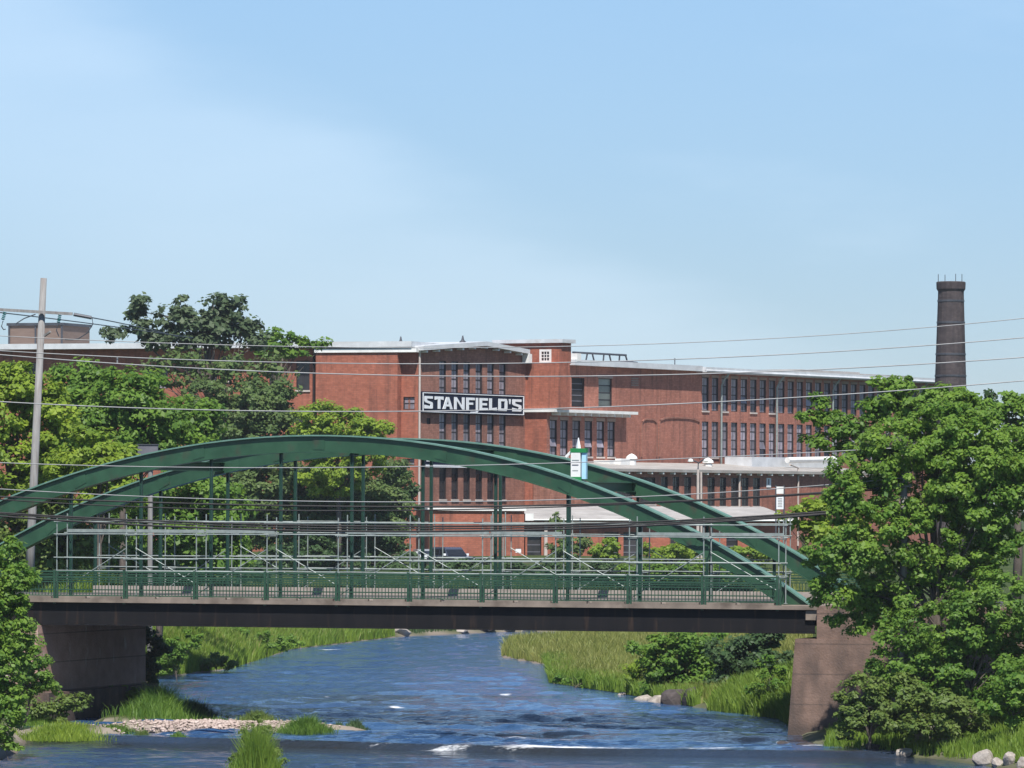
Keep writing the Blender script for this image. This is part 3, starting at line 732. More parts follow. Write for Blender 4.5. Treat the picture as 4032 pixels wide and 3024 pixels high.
def facade(parent, name, m_, x0, x1, z0, z1, opens, depth=0.24, y=0.0, top=None, thick=0.6, mrev='reveal'):
    """wall with real openings; opens = (xa, xb, za, zb)"""
    xs = sorted(set([x0, x1] + [v for o in opens for v in o[:2] if x0 < v < x1])); zs = sorted(set([z0, z1] + [v for o in opens for v in o[2:4] if z0 < v < z1]))
    mb = MB(); rv = MB()
    for i in range(len(xs)-1):
        for j in range(len(zs)-1):
            cx, cz = (xs[i] + xs[i+1])/2, (zs[j] + zs[j+1])/2
            if any(o[0] < cx < o[1] and o[2] < cz < o[3] for o in opens): continue
            mb.add([(xs[i],y,zs[j]),(xs[i+1],y,zs[j]),(xs[i+1],y,zs[j+1]),(xs[i],y,zs[j+1])], [(0,1,2,3)])
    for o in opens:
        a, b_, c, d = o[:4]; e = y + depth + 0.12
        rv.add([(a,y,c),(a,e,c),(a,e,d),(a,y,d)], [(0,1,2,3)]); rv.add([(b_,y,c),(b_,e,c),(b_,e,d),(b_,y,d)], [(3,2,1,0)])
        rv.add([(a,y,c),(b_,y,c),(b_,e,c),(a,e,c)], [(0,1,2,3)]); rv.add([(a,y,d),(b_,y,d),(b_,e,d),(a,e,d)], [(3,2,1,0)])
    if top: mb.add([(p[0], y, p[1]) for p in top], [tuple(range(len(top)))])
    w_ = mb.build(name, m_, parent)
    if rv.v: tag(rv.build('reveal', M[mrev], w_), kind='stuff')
    return w_

GZF = 4.9
# ------------------------------------------------------------------ factory: main block with the sign
FF = Frame(1648, 471, R(59.5), zbase=GZF)
fac = thing('factory_building', (FF.A[0], FF.A[1], GZF), 'old red brick mill block with low gable carrying the big sign', 'factory', FF.ang)
a1 = FF.a(2066); zl = FF.z(1650, 1378); zp = FF.z(1890, 1362); zr = FF.z(2065, 1392); ap = FF.a(1890, 1400)
op = []; wins = []
cols = [(1730,1756),(1778,1803),(1825,1850),(1873,1898),(1919,1944),(1966,1991)]
for yt, yb in ((1419,1562),(1622,1775),(1822,1964)):
    for xa_, xb_ in cols:
        a_, b_ = FF.a(xa_, yt), FF.a(xb_, yt)
        z1_, z0_ = FF.z(1860, yt + 8), FF.z(1860, yb + 2)
        op.append((a_, b_, z0_, z1_)); wins.append((a_, z0_, b_ - a_, z1_ - z0_, 'panedark' if yt > 1800 else 'pane', yt))
so = (FF.a(1680), FF.a(1694), FF.z(1685, 1670), FF.z(1685, 1646)); op.append(so)
facade(fac, 'gable_wall', M['brick_brown'], 0, a1, 0, min(zl, zr), op, top=[(0, min(zl, zr)), (a1, min(zl, zr)), (a1, zr + 0.01), (ap, zp), (0, zl)])
for a_, z_, w_, h_, pn, yt in wins: window(fac, a_, z_, w_, h_, 4, 2, pane=pn, sill=(yt > 1800))
MB().box(so[0], so[1], 0.1, 0.14, so[2], so[3]).build('vent_panel', M['dark'], fac)
# gable roof slab with overhang, rafter ends
def slab_poly(pts, t_): return [(x, z) for x, z in pts] + [(x, z + t_) for x, z in reversed(pts)]
g0, g1 = -0.5, a1 - 0.35
rfp = [(g0, zl - 0.05), (ap, zp), (g1, zr - 0.05)]
roof = MB().prism(slab_poly(rfp, 0.40), -0.75, 26).build('roof', M['metalroof'], fac)
for i in range(9):
    f_ = (i + 0.4)/9; xx = g0 + (g1 - g0)*f_; zz = np.interp(xx, [p[0] for p in rfp], [p[1] for p in rfp])
    MB().box(xx - 0.12, xx + 0.12, -0.65, -0.003, zz - 0.24, zz - 0.06).build('rafter_end', M['white'], fac)
zz = FF.z(1822, 1348, 1.0)
MB().lathe([(0.40, zz-0.6),(0.34, zz+0.02),(0.14, zz+0.22),(0.05, zz+0.62)], 8, (FF.a(1822, 1348, 1.0), 1.0)).build('roof_finial', M['steel'], roof)
MB().tube([(-0.12,-0.14,0.5),(-0.12,-0.14,zl-0.2)], 0.10, 8).build('downpipe', M['sill'], fac)
# mid section with the stair tower
a2 = FF.a(2740); zc = FF.z(2740, 1462); 
opm = []; wm = []
dz = (FF.a(2250), FF.a(2300), FF.z(2280, 1602), FF.z(2280, 1488)); opm.append(dz)
tw = (FF.a(2356), FF.a(2408), FF.z(2380, 1602), FF.z(2380, 1490)); opm.append(tw)
low = []
for xa_, xb_, yt, yb in ((2145,2200,1895,1987),(2231,2296,1900,1990)):
    low.append((FF.a(xa_,1900,-2.3), FF.a(xb_,1900,-2.3), FF.z((xa_+xb_)/2,yb,-2.3), FF.z((xa_+xb_)/2,yt,-2.3)))
mid = facade(fac, 'middle_wall', M['brick_wing'], a1 + 0.003, a2, 0, zc, opm)
MB().box(dz[0], dz[1], 0.2, 0.26, dz[2], dz[3]).build('door', M['dark'], fac)
for k in range(1, 5):
    z_ = dz[2] + (dz[3] - dz[2])*k/5
    MB().box(dz[0] + 0.1, dz[1] - 0.1, 0.17, 0.2, z_ - 0.04, z_ + 0.04).build('door_rail', M['grey'], fac)
window(fac, tw[0], tw[2], tw[1] - tw[0], tw[3] - tw[2], 4, 1, pane='panegreen', sill=False)
MB().box(tw[0] - 0.15, tw[1] + 0.15, -0.04, 0.1, tw[3] + 0.003, tw[3] + 0.3).build('lintel', M['lintel'], fac)
lv = FF.a(2484), FF.z(2497, 1520)
for k in range(4): MB().box(lv[0], FF.a(2512), -0.05, -0.003, lv[1] + k*0.22, lv[1] + k*0.22 + 0.13).build('louvre_slat', M['lintel'], fac)
# blind arched recesses framed by raised brick
for xa_, xb_, yt in ((2527,2583,1654),(2597,2752,1648)):
    a_, b_ = FF.a(xa_), FF.a(xb_); z0_ = FF.z((xa_+xb_)/2, 1800); z1_ = FF.z((xa_+xb_)/2, yt)
    rc = MB(); 
    rc.box(a_ - 0.16, a_, -0.10, -0.003, z0_, z1_ - 0.3); rc.box(b_, b_ + 0.16, -0.10, -0.003, z0_, z1_ - 0.3)
    n_ = 8
    for i in range(n_):
        f0, f1 = i/n_, (i+1)/n_
        arc = lambda f: z1_ - 0.3 + 0.3*(1 - (2*f - 1)**4)
        p0, p1 = a_ + (b_-a_)*f0, a_ + (b_-a_)*f1
        rc.add([(p0,-0.1,arc(f0)),(p1,-0.1,arc(f1)),(p1,-0.1,arc(f1)+0.16),(p0,-0.1,arc(f0)+0.16),(p0,-0.003,arc(f0)),(p1,-0.003,arc(f1)),(p1,-0.003,arc(f1)+0.16),(p0,-0.003,arc(f0)+0.16)],
               [(0,1,2,3),(0,4,5,1),(3,2,6,7)])
    rc.build('blind_arch', M['brick_brown'], fac)
# cornice of the middle section
MB().box(FF.a(2235), a2, -0.75, 3, zc, zc + 0.52).build('cornice', M['metalroof'], fac)
MB().box(FF.a(2243), FF.a(2258), -0.80, 0.4, zc + 0.4, zc + 1.1).build('cornice_block', M['white'], fac)
# lower block with the white canopy roof, and the stair tower, both standing forward of the gable wall
LB = -2.3
aL, aRb = FF.a(2068, 1700, 0), FF.a(2466, 1700, LB)
zca = FF.z(2270, 1625, LB - 0.9)
opb = []
for xa_, xb_ in [(2165,2192),(2206,2235),(2254,2284),(2302,2331),(2350,2378),(2392,2420)]:
    opb.append((FF.a(xa_, 1700, LB), FF.a(xb_, 1700, LB), FF.z(2290, 1797, LB), FF.z(2290, 1657, LB)))
facade(fac, 'lower_wall', M['brick_wing'], aL, aRb, 0, zca, opb + low, y=LB)
for o_ in low: window(fac, o_[0], o_[2], o_[1] - o_[0], o_[3] - o_[2], 3, 2, y=LB + 0.13, pane='panedark', sill=False)
for i, o_ in enumerate(opb):
    wv = window(fac, o_[0], o_[2], o_[1] - o_[0], o_[3] - o_[2], 4, 2, y=LB + 0.13, tilt=1 if i in (0, 3, 4) else None, sill=False)
    MB().box(-0.08, o_[1] - o_[0] + 0.08, -0.23, 0.0, -0.16, -0.003).build('sill', M['sill'], wv)
    MB().box(o_[0] - 0.12, o_[1] + 0.12, LB - 0.05, LB + 0.1, o_[3] + 0.003, o_[3] + 0.32).build('lintel', M['lintel'], fac)
for a_ in (aL, aRb): MB().add([(a_,LB,0),(a_,-0.003,0),(a_,-0.003,zca),(a_,LB,zca)], [(0,3,2,1)]).build('lower_side', M['brick_red'], fac)
can = MB().box(aL - 0.35, aRb + 0.5, LB - 1.0, -0.003, zca, zca + 0.27).build('canopy', M['white'], fac)
for i in range(10):
    x = aL + (aRb - aL)*(i + 0.6)/10.2
    mb = MB(); mb.prism([(0,0.14),(0.2,0.14),(0.2,0.42),(0,0.42)], LB - 0.85, LB - 0.003)
    mb.v = [(v[0] + x, v[1], v[2] + zca - 0.423) for v in mb.v]
    mb.build('bracket', M['white'], can)
aT = FF.a(2070, 1500, 0); dT = (2205 - 2070)/38.0; wT = 2.0
zt0 = zca + 0.323; zt1 = FF.z(2100, 1432, 0)
MB().box(aT, aT + wT, -dT, -0.003, zt0, zt1).build('stair_tower', M['brick_red'], fac)
u0, du, wu = FF.a(2097, 1390, 0), 3.08, 1.8
zu = FF.z(2213, 1350, -du)
wz0, wz1 = FF.z(2150, 1430, -1.4), FF.z(2150, 1376, -1.4)
y0w, y1w = -(2174 - 2097)/38.0, -(2126 - 2097)/38.0
MB().box(u0, u0 + wu, -du, 4, zt1 + 0.003, zu).build('tower_head', M['brick_red'], fac)
tc_ = MB(); tc_.box(u0 - 0.3, u0 + wu + 0.35, -du - 0.3, 4.2, zu + 0.003, zu + 0.34); tc_.build('tower_cornice', M['metalroof'], fac)
# small white window in the tower's left face
wf = MB(); x_ = u0 - 0.06
hW = y1w - y0w; hZ = wz1 - wz0
wf.box(x_, x_+0.05, y0w, y0w+0.22, wz0, wz1); wf.box(x_, x_+0.05, y1w-0.22, y1w, wz0, wz1)
wf.box(x_, x_+0.05, y0w+0.22, y1w-0.22, wz0, wz0+0.24); wf.box(x_, x_+0.05, y0w+0.22, y1w-0.22, wz1-0.2, wz1)
for k in (1, 2):
    yy = y0w + 0.22 + (hW - 0.44)*k/3; zz = wz0 + 0.24 + (hZ - 0.44)*k/3
    wf.box(x_+0.01, x_+0.045, yy-0.03, yy+0.03, wz0+0.24, wz1-0.2); wf.box(x_+0.01, x_+0.045, y0w+0.22, y1w-0.22, zz-0.03, zz+0.03)
wfo = wf.build('window', M['white'], fac)
for a_ in range(3):
    for b_ in range(3):
        ya_, yb_ = y0w + 0.22 + (hW-0.44)*a_/3, y0w + 0.22 + (hW-0.44)*(a_+1)/3; za_, zb2 = wz0 + 0.24 + (hZ-0.44)*b_/3, wz0 + 0.24 + (hZ-0.44)*(b_+1)/3
        MB().box(x_+0.046, x_+0.056, ya_+0.03, yb_-0.03, za_+0.03, zb2-0.03).build('pane', M['panedark'], wfo)
MB().box(FF.a(2064, 1410, -0.3), FF.a(2066, 1410, -0.3) + 0.5, -0.8, -0.1, FF.z(2078, 1431, -0.3), FF.z(2078, 1394, -0.3)).build('rain_hopper', M['white'], fac)
# roof frame rail and hatch
fz0, fz1 = FF.z(2360, 1424, 2.5), FF.z(2360, 1393, 2.5)
fx0, fx1 = FF.a(2256, 1400, 2.5), FF.a(2465, 1400, 2.5)
rf = MB().tube([(fx0,2.5,fz1),(fx1,2.5,fz1)], 0.11, 6).build('roof_frame', M['steel'], fac)
for f_, s_ in ((0.27,-0.2),(0.36,0.25),(0.58,-0.1),(0.68,0.25),(0.88,-0.1),(0.99,0.3)):
    x = fx0 + (fx1 - fx0)*f_; MB().tube([(x,2.5,fz1),(x + s_*1.5,2.5,fz0)], 0.09, 6).build('strut', M['steel'], rf)
MB().tube([(fx0,2.5,fz0),(fx1,2.5,fz0)], 0.10, 6).build('bottom_rail', M['steel'], rf)
MB().prism([(FF.a(2432,1424,2.0),fz0-0.25),(FF.a(2494,1424,2.0),fz0-0.1),(FF.a(2494,1424,2.0),fz0+0.1),(FF.a(2450,1424,2.0),fz0+0.2)], 1.5, 2.4).build('roof_hatch', M['grey'], fac)
# back shell so that the block is closed
MB().box(-0.05, a2, 0.9, 26, 0, min(zl, zr, zc) - 0.1).build('core', M['brick_brown'], fac)

# left wing, turning away to the left
LF = Frame(1646, 471, R(-20), zbase=GZF)
lb = thing('factory_building', (LF.A[0], LF.A[1], GZF), 'long red brick mill wing behind the left trees with white eaves', 'factory', LF.ang)
x0 = LF.a(-250); zt = LF.z(1500, 1368)
opl = []
lw = [(1166,1218,1420,1536,'panedark'),(770,806,1450,1530,'pane'),(815,851,1450,1530,'pane'),(870,905,1400,1500,'panedark'),(106,140,1427,1480,'panedark'),(1060,1100,1440,1530,'panedark'),
      (560,600,1450,1530,'pane'),(620,660,1450,1530,'pane'),(1166,1218,1630,1750,'panedark')]
for xa_, xb_, yt, yb, pn in lw: opl.append((LF.a(xa_), LF.a(xb_), LF.z((xa_+xb_)/2, yb), LF.z((xa_+xb_)/2, yt)))
sq = [(1588,1632,1563,1613),(1588,1632,1806,1832)]
for xa_, xb_, yt, yb in sq: opl.append((LF.a(xa_), LF.a(xb_), LF.z(1610, yb), LF.z(1610, yt)))
facade(lb, 'wall', M['brick_red'], x0, -0.02, 0, zt, opl)
for o_, q in zip(opl, [w[4] for w in lw] + ['pane', 'pane']): window(lb, o_[0], o_[2], o_[1]-o_[0], o_[3]-o_[2], 2, 2, pane=q, sill=(q == 'panedark'))
b0, b1 = LF.a(1243, 1500, -1.0), LF.a(1565, 1500, -1.0); zb1 = LF.z(1400, 1388, -1.0)
MB().box(b0, b1, -1.0, -0.003, 0, zb1).build('projecting_bay', M['brick_red'], lb)
MB().box(b0 - 0.1, LF.a(1640, 1380, -1.1), -1.15, -0.003, zb1 + 0.003, LF.z(1400, 1373, -1.0)).build('bay_coping', M['white'], lb)
MB().box(x0, -0.2, -1.3, 20, zt, zt + 0.5).build('roof', M['metalroof'], lb)
MB().box(LF.a(1232,1500,-0.3), LF.a(1238,1500,-0.3), -0.35, -0.1, 2, zt - 0.1).build('downpipe', M['reveal'], lb)
MB().box(x0, -0.05, 0.9, 20, 0, zt - 0.05).build('core', M['brick_red'], lb)
zz = LF.z(1578, 1352, 0.5)
MB().lathe([(0.40, zz-0.8),(0.34, zz+0.02),(0.14, zz+0.22),(0.05, zz+0.62)], 8, (LF.a(1578, 1350, 0.5), 0.5)).build('roof_finial', M['steel'], lb)
h0, h1 = LF.a(34, 1320, 3), LF.a(246, 1320, 3); hz = LF.z(140, 1282, 3)
ph_ = MB().box(h0, h1, 3, 9, zt + 0.4, hz).build('penthouse', M['penthouse'], lb)
MB().box(h0 - 0.15, h1 + 0.15, 2.85, 9.2, hz, hz + 0.25).build('penthouse_cap', M['steel'], ph_)
for px in (36, 140, 243):
    c = LF.a(px, 1320, 2.95); MB().box(c - 0.08, c + 0.08, 2.9, 2.997, zt + 0.5, hz).build('corner_strip', M['steel'], ph_)

# right wing, long window rows
wing = thing('factory_wing', (FF.A[0] + FF.u[0]*a2, FF.A[1] + FF.u[1]*a2, GZF), 'long brick mill wing with two rows of tall narrow windows', 'factory', FF.ang)
aw = a2; aend = FF.a(3700, 1500)
zrow = [(FF.z(2775, 1617), FF.z(2775, 1486)), (FF.z(2775, 1800), FF.z(2775, 1660))]
wa = FF.a(2764) - aw; pitch = (FF.a(3384) - FF.a(2764))/17; wwid = FF.a(2789) - FF.a(2764)
ncol = int((aend - aw - wa)/pitch)
ow = [(wa + i*pitch, wa + i*pitch + wwid, z0_, z1_) for z0_, z1_ in zrow for i in range(ncol)]
facade(wing, 'wall', M['brick_wing'], 0.003, aend - aw, 0, zc - 0.1, ow, depth=0.26)
for i, o_ in enumerate(ow): window(wing, o_[0], o_[2], wwid, o_[3] - o_[2], 4, 2, y=0.14, sill=(i % 5 in (0, 2)), tilt=1 if i % 7 == 4 else None)
for i in range(ncol):
    MB().box(wa + i*pitch - 0.1, wa + i*pitch + wwid + 0.1, -0.05, 0.08, zrow[0][1] + 0.003, zrow[0][1] + 0.26).build('lintel', M['lintel'], wing)
rw = MB().box(0.0, aend - aw + 1, -1.1, 24, zc - 0.1, zc + 0.42).build('roof', M['metalroof'], wing)
MB().tube([(0.0,-1.12,zc+0.05),(aend-aw+1,-1.12,zc+0.05)], 0.13, 8).build('gutter', M['metalroof'], rw)
for pa, pb, hh in ((3150,3390,0.7),(3390,3575,0.55),(3575,3690,0.45)):
    MB().box(FF.a(pa,1480,7)-aw, FF.a(pb,1480,7)-aw-0.3, 7, 15, zc+0.42, zc+0.42+hh).build('roof_light', M['roofing'], rw)
for px in (2842, 3060, 3281, 3625):
    c = FF.a(px, 1600, -0.3) - aw
    MB().tube([(c+0.35,-0.9,zc-0.12),(c+0.15,-0.45,zc-0.75),(c,-0.28,zc-1.3),(c,-0.28,FF.z(px,1815) - 1.0)], 0.10, 8).build('downpipe', M['tube'], wing)
MB().box(0.05, aend - aw, 0.9, 24, 0, zc - 0.15).build('core', M['brick_brown'], wing)
MB().lathe([(0.05, zc+0.4),(0.05, zc+1.3)], 6, (FF.a(2657,1440,2)-aw, 2.0)).build('roof_stub', M['steel'], rw)

# chimney
cp = P(3742, 1700, 505); chim = thing('chimney', (cp.x, cp.y, GZF), 'tall dark brick smokestack with a flared rim behind the mill wing', 'chimney')
sc_ = 505/F
def zc_(py): return P(3742, py, 505).z - GZF
prof = [(75*sc_,0),(63*sc_,zc_(1545)),(51*sc_,zc_(1160)),(51*sc_,zc_(1140))]
MB().lathe(prof, 16).build('shaft', M['brick_chim'], chim, smooth=False)
MB().lathe([(51*sc_,zc_(1148)),(57*sc_,zc_(1138)),(58*sc_,zc_(1112)),(54*sc_,zc_(1109)),(40*sc_,zc_(1109)),(40*sc_,zc_(1130))], 16).build('rim', M['brick_chim'], chim)
for py_ in (1185, 1270, 1395, 1480):
    rr_ = np.interp(py_, [1160, 1545], [51.6, 63.6])*sc_
    MB().lathe([(rr_-0.02, zc_(py_)-0.10),(rr_+0.03, zc_(py_)-0.09),(rr_+0.03, zc_(py_)+0.09),(rr_-0.02, zc_(py_)+0.10)], 16).build('iron_band', M['steel'], chim)
for px in (3692, 3722, 3757, 3783):
    x = (px - 3742)*sc_; yv = -math.sqrt(max(0, (50*sc_)**2 - x*x))*(-1 if px in (3722,) else 1)
    MB().tube([(x,yv*0.9,zc_(1112)),(x,yv*0.9,zc_(1080))], 0.035, 5).build('lightning_rod', M['steel'], chim)

# ------------------------------------------------------------------ signs
LET = {  # polygons in a unit-height cell (x, z)
 'S': (0.66, [[(0,0.0),(0.62,0.0),(0.66,0.05),(0.66,0.45),(0.60,0.52),(0.2,0.66),(0.2,0.80),(0.66,0.80),(0.66,1),(0.05,1),(0,0.95),(0,0.58),(0.06,0.50),(0.46,0.36),(0.46,0.19),(0,0.30)]]),
 'T': (0.72, [[(0.26,0),(0.46,0),(0.46,0.78),(0.72,0.72),(0.72,1),(0,1),(0,0.72),(0.26,0.78)]]),
 'A': (0.82, [[(0,0),(0.22,0),(0.44,0.80),(0.48,0.98),(0.30,0.98)],[(0.60,0),(0.82,0),(0.52,0.98),(0.36,0.98),(0.40,0.75)],[(0.2,0.22),(0.62,0.22),(0.58,0.38),(0.24,0.38)]]),
 'N': (0.82, [[(0,0),(0.19,0),(0.19,1),(0,1)],[(0.63,0),(0.82,0),(0.82,1),(0.63,1)],[(0.19,1),(0.17,0.75),(0.63,0),(0.65,0.27)]]),
 'F': (0.70, [[(0.02,0),(0.22,0),(0.22,1),(0.02,1)],[(0.22,0.80),(0.70,0.80),(0.70,1),(0.22,1)],[(0.22,0.42),(0.56,0.42),(0.56,0.60),(0.22,0.60)]]),
 'I': (0.20, [[(0.02,-0.12),(0.20,-0.12),(0.20,1),(0.02,1)],[(-0.45,-0.25),(0.14,-0.25),(0.20,-0.12),(-0.45,-0.15)]]),
 'E': (0.68, [[(0,0),(0.20,0),(0.20,1),(0,1)],[(0.20,0.80),(0.68,0.80),(0.68,1),(0.20,1)],[(0.20,0.41),(0.60,0.41),(0.60,0.59),(0.20,0.59)],[(0.20,0),(0.68,0),(0.68,0.20),(0.20,0.20)]]),
 'L': (0.62, [[(0.02,0),(0.22,0),(0.22,1),(0.02,1)],[(0.22,0),(0.62,0),(0.62,0.27),(0.22,0.20)]]),
 'D': (0.72, [[(0,0),(0.20,0),(0.20,1),(0,1)],[(0.20,0.80),(0.72,0.80),(0.66,1),(0.20,1)],[(0.20,0),(0.66,0),(0.72,0.20),(0.20,0.20)],[(0.52,0.20),(0.72,0.20),(0.72,0.80),(0.52,0.80)]]),
 "'": (0.16, [[(0.05,0.58),(0.11,0.58),(0.16,1),(0,1)]]),
}
sa0, sa1 = FF.a(1664, 1580, -0.35), FF.a(2062, 1600, -0.35)
sz1, sz0 = FF.z(1860, 1552, -0.35), FF.z(1860, 1628, -0.35)
sp_ = FF.world(sa0, -0.35, sz0)
sg = thing('sign', sp_, 'wide navy sign reading STANFIELD\'S in white letters on the mill gable', 'sign', FF.ang)
SW, SH = sa1 - sa0, sz1 - sz0
MB().box(-0.1, SW + 0.1, 0, 0.2, -0.08, SH + 0.08).build('panel', M['navy'], sg)
bd = 0.07
fb = MB(); fb.box(0, SW, -0.05, -0.003, 0, bd); fb.box(0, SW, -0.05, -0.003, SH-bd, SH); fb.box(0, bd*1.6, -0.05, -0.003, bd, SH-bd); fb.box(SW-bd*1.6, SW, -0.05, -0.003, bd, SH-bd)
fb.build('border', M['letter'], sg)
cell = [('S',262,390),('T',410,547),('A',525,680),('N',692,852),('F',865,1000),('I',1010,1045),('E',1062,1190),('L',1200,1320),('D',1335,1472),("'",1488,1520),('S',1537,1677)]
pz0, pz1 = SH*0.18, SH*0.815
for ch, xa_, xb_ in cell:
    wd, polys = LET[ch]
    xl = (FF.a(1600 + xa_/3.687, 1590, -0.4) - sa0); xr = (FF.a(1600 + xb_/3.687, 1590, -0.4) - sa0)
    sw_ = (xr - xl)*0.035; xl += sw_; xr -= sw_
    mb = MB()
    for i, pg in enumerate(polys):
        mb.prism([(xl + (xr - xl)*x/wd, pz0 + (pz1 - pz0)*z) for x, z in pg], -0.055 - 0.002*i, -0.004)
    mb.build('letter', M['letter'], sg)
s2 = FF.world(FF.a(1676, 1800, -0.3), -0.3, FF.z(1860, 1842, -0.3))
sg2 = thing('sign', s2, 'lower navy sign half hidden behind the arch showing letter feet only', 'sign', FF.ang)
hw = FF.a(2020, 1800, -0.3) - FF.a(1676, 1800, -0.3); hh = FF.z(1860, 1768, -0.3) - FF.z(1860, 1842, -0.3)
MB().box(0, hw, 0, 0.15, 0, hh).build('panel', M['navy'], sg2)
fb = MB(); fb.box(0, hw, -0.05, -0.003, 0, 0.22); fb.box(0, hw, -0.05, -0.003, hh-0.2, hh); fb.build('border', M['letter'], sg2)
for xa_, xb_, z0_, z1_ in ((1679,1690,0.22,0.75),(1704,1712,0.22,0.75),(1724,1764,0.22,0.36),(1724,1732,0.36,0.75)):
    c0, c1 = FF.a(xa_, 1800, -0.3) - FF.a(1676, 1800, -0.3), FF.a(xb_, 1800, -0.3) - FF.a(1676, 1800, -0.3)
    MB().box(c0, c1, -0.05, -0.004, hh*z0_ + 0.14, hh*z1_).build('letter_foot', M['letter'], sg2)

# ------------------------------------------------------------------ low annex in front of the wing
AO = -9.0
an = thing('annex_building', FF.world(FF.a(2393, 1900, AO), AO, 0), 'low brick annex with pale shallow roof and row of small dark windows', 'building', FF.ang)
ab0 = FF.a(2393, 1900, AO)
def A_(px, py=1930, off=AO): return FF.a(px, py, off) - ab0
def AZ(px, py, off=AO): return FF.z(px, py, off)
ze = AZ(2760, 1861); e1 = A_(3480)
oa = []; aw_ = []
for xa_, xb_ in [(2649,2674),(2694,2721),(2742,2767),(2786,2814),(2834,2859),(2879,2907),(2920,2947),(2965,2992),(2603,2629)]:
    oa.append((A_(xa_), A_(xb_), AZ(2800, 1992), AZ(2800, 1879)))
for xa_, xb_, yt, yb in [(2430,2490,1900,1965),(2520,2580,1880,1985)]:
    oa.append((A_(xa_), A_(xb_), AZ((xa_+xb_)/2, yb), AZ((xa_+xb_)/2, yt)))
facade(an, 'wall', M['brick_wing'], 0, e1, 0, ze, oa, depth=0.2)
for i, o_ in enumerate(oa): window(an, o_[0], o_[2], o_[1]-o_[0], o_[3]-o_[2], 3 if i < 9 else 2, 2, y=0.12, pane='panedark', sill=True)
zrt = FF.z(2760, 1838, -1.0)
rfm = MB(); rfm.add([(-0.3,-0.5,ze),(e1+0.4,-0.5,ze),(e1+0.4,8.0,zrt),(-0.3,8.0,zrt),(-0.3,-0.5,ze+0.26),(e1+0.4,-0.5,ze+0.26),(e1+0.4,8.0,zrt+0.32),(-0.3,8.0,zrt+0.32)],
   [(0,3,2,1),(4,5,6,7),(0,1,5,4),(1,2,6,5),(2,3,7,6),(3,0,4,7)])
ar = rfm.build('roof', M['roofing'], an)
for i in range(26):
    x = (i + 0.5)*e1/26; MB().box(x - 0.12, x + 0.12, -0.45, -0.003, ze - 0.2, ze - 0.003).build('rafter_end', M['white'], ar)
MB().tube([(A_(2912,1900,AO-0.15),-0.15,0.5),(A_(2912,1900,AO-0.15),-0.15,ze-0.05)], 0.10, 8).build('downpipe', M['sill'], an)
MB().tube([(A_(3143,1900,AO-0.15),-0.15,0.5),(A_(3143,1900,AO-0.15),-0.15,ze+0.6),(A_(3105,1840,AO),-0.15,ze+0.9)], 0.10, 8).build('downpipe', M['sill'], an)
MB().box(A_(3017), A_(3034), -0.06, -0.003, AZ(3025,1919), AZ(3025,1882)).build('notice_board', M['letter'], an)
MB().box(A_(3022), A_(3026), -0.09, -0.063, AZ(3025,1908), AZ(3025,1887)).build('board_mark', M['grey'], an)
MB().box(0.02, e1, 0.7, 7.9, 0, ze - 0.1).build('core', M['brick_brown'], an)
# raised roof parts behind
MB().box(A_(2960,1810,-4), A_(3300,1810,-4), 5, 8, zrt - 0.5, FF.z(3130,1802,-4)).build('raised_roof', M['metalroof'], an)
MB().tube([(A_(3100,1812,-5),4.0,FF.z(3110,1812,-5)),(A_(3290,1812,-5),4.0,FF.z(3280,1808,-5))], 0.30, 10).build('duct', M['white'], an)
MB().box(A_(2400,1820,-4), A_(2470,1820,-4), 5, 7.5, zrt - 0.1, FF.z(2400,1812,-4)).build('roof_kerb', M['white'], an)
MB().box(A_(2422,1815,-4), A_(2466,1815,-4), 4.4, 5.0, zrt, FF.z(2445,1806,-4)).build('roof_unit', M['white'], an)
for px, yt, yb in ((2487,1786,1826),(2788,1802,1842)):
    c = A_(px, 1810, -4.5); z1_ = FF.z(px, yt, -4.5); z0_ = FF.z(px, yb, -4.5); h_ = z1_ - z0_
    MB().lathe([(0.42,z0_-0.4),(0.42,z0_+0.35*h_),(0.30,z0_+0.42*h_),(0.56,z0_+0.5*h_),(0.5,z0_+0.68*h_),(0.28,z0_+0.88*h_),(0.03,z1_)], 12, (c, 4.5)).build('ventilator', M['white'], ar, smooth=False)

# ------------------------------------------------------------------ low front sheds
SF = Frame(1690, 442, R(8), zbase=GZF - 0.2)
sh = thing('brick_shed', (SF.A[0], SF.A[1], SF.z0), 'plain red brick shed with white parapet cap left of the long shed', 'shed', SF.ang)
w1 = SF.a(2064, 2100); zs = SF.z(1850, 2011)
od = [(SF.a(2030,2170), SF.a(2052,2170), SF.z(2040,2176), SF.z(2040,2160))]
facade(sh, 'wall', M['brick_red'], 0, w1, 0, zs, od, depth=0.05)
MB().box(od[0][0], od[0][1], 0.02, 0.08, od[0][2], od[0][3]).build('meter_box', M['letter'], sh)
MB().add([(w1,0,0),(w1,9,0),(w1,9,zs),(w1,0,zs),(0,0,0),(0,9,0),(0,9,zs),(0,0,zs)], [(0,1,2,3),(7,6,5,4),(1,5,6,2)]).build('side_wall', M['brick_red'], sh)
MB().box(-0.15, w1 + 0.15, -0.18, 9.2, zs, zs + 0.22).build('parapet_cap', M['white'], sh)
for px in (1990, 1940): MB().tube([(SF.a(px,2050,-0.1),-0.1,0.2),(SF.a(px,2050,-0.1),-0.1,zs-0.1)], 0.06, 6).build('downpipe', M['tube'], sh)
MB().box(w1 + 0.05, w1 + 0.75, -0.3, 0.4, SF.z(2080,2050), SF.z(2080,2022)).build('hopper', M['white'], sh)
CF = Frame(2068, 446, R(14), zbase=GZF - 0.2)
lsx = thing('long_shed', (CF.A[0], CF.A[1], CF.z0), 'long low shed with pale pitched roof and dark doorways right of brick shed', 'shed', CF.ang)
w2 = CF.a(3110, 2050); ze2 = CF.z(2400, 2050)
dl = []
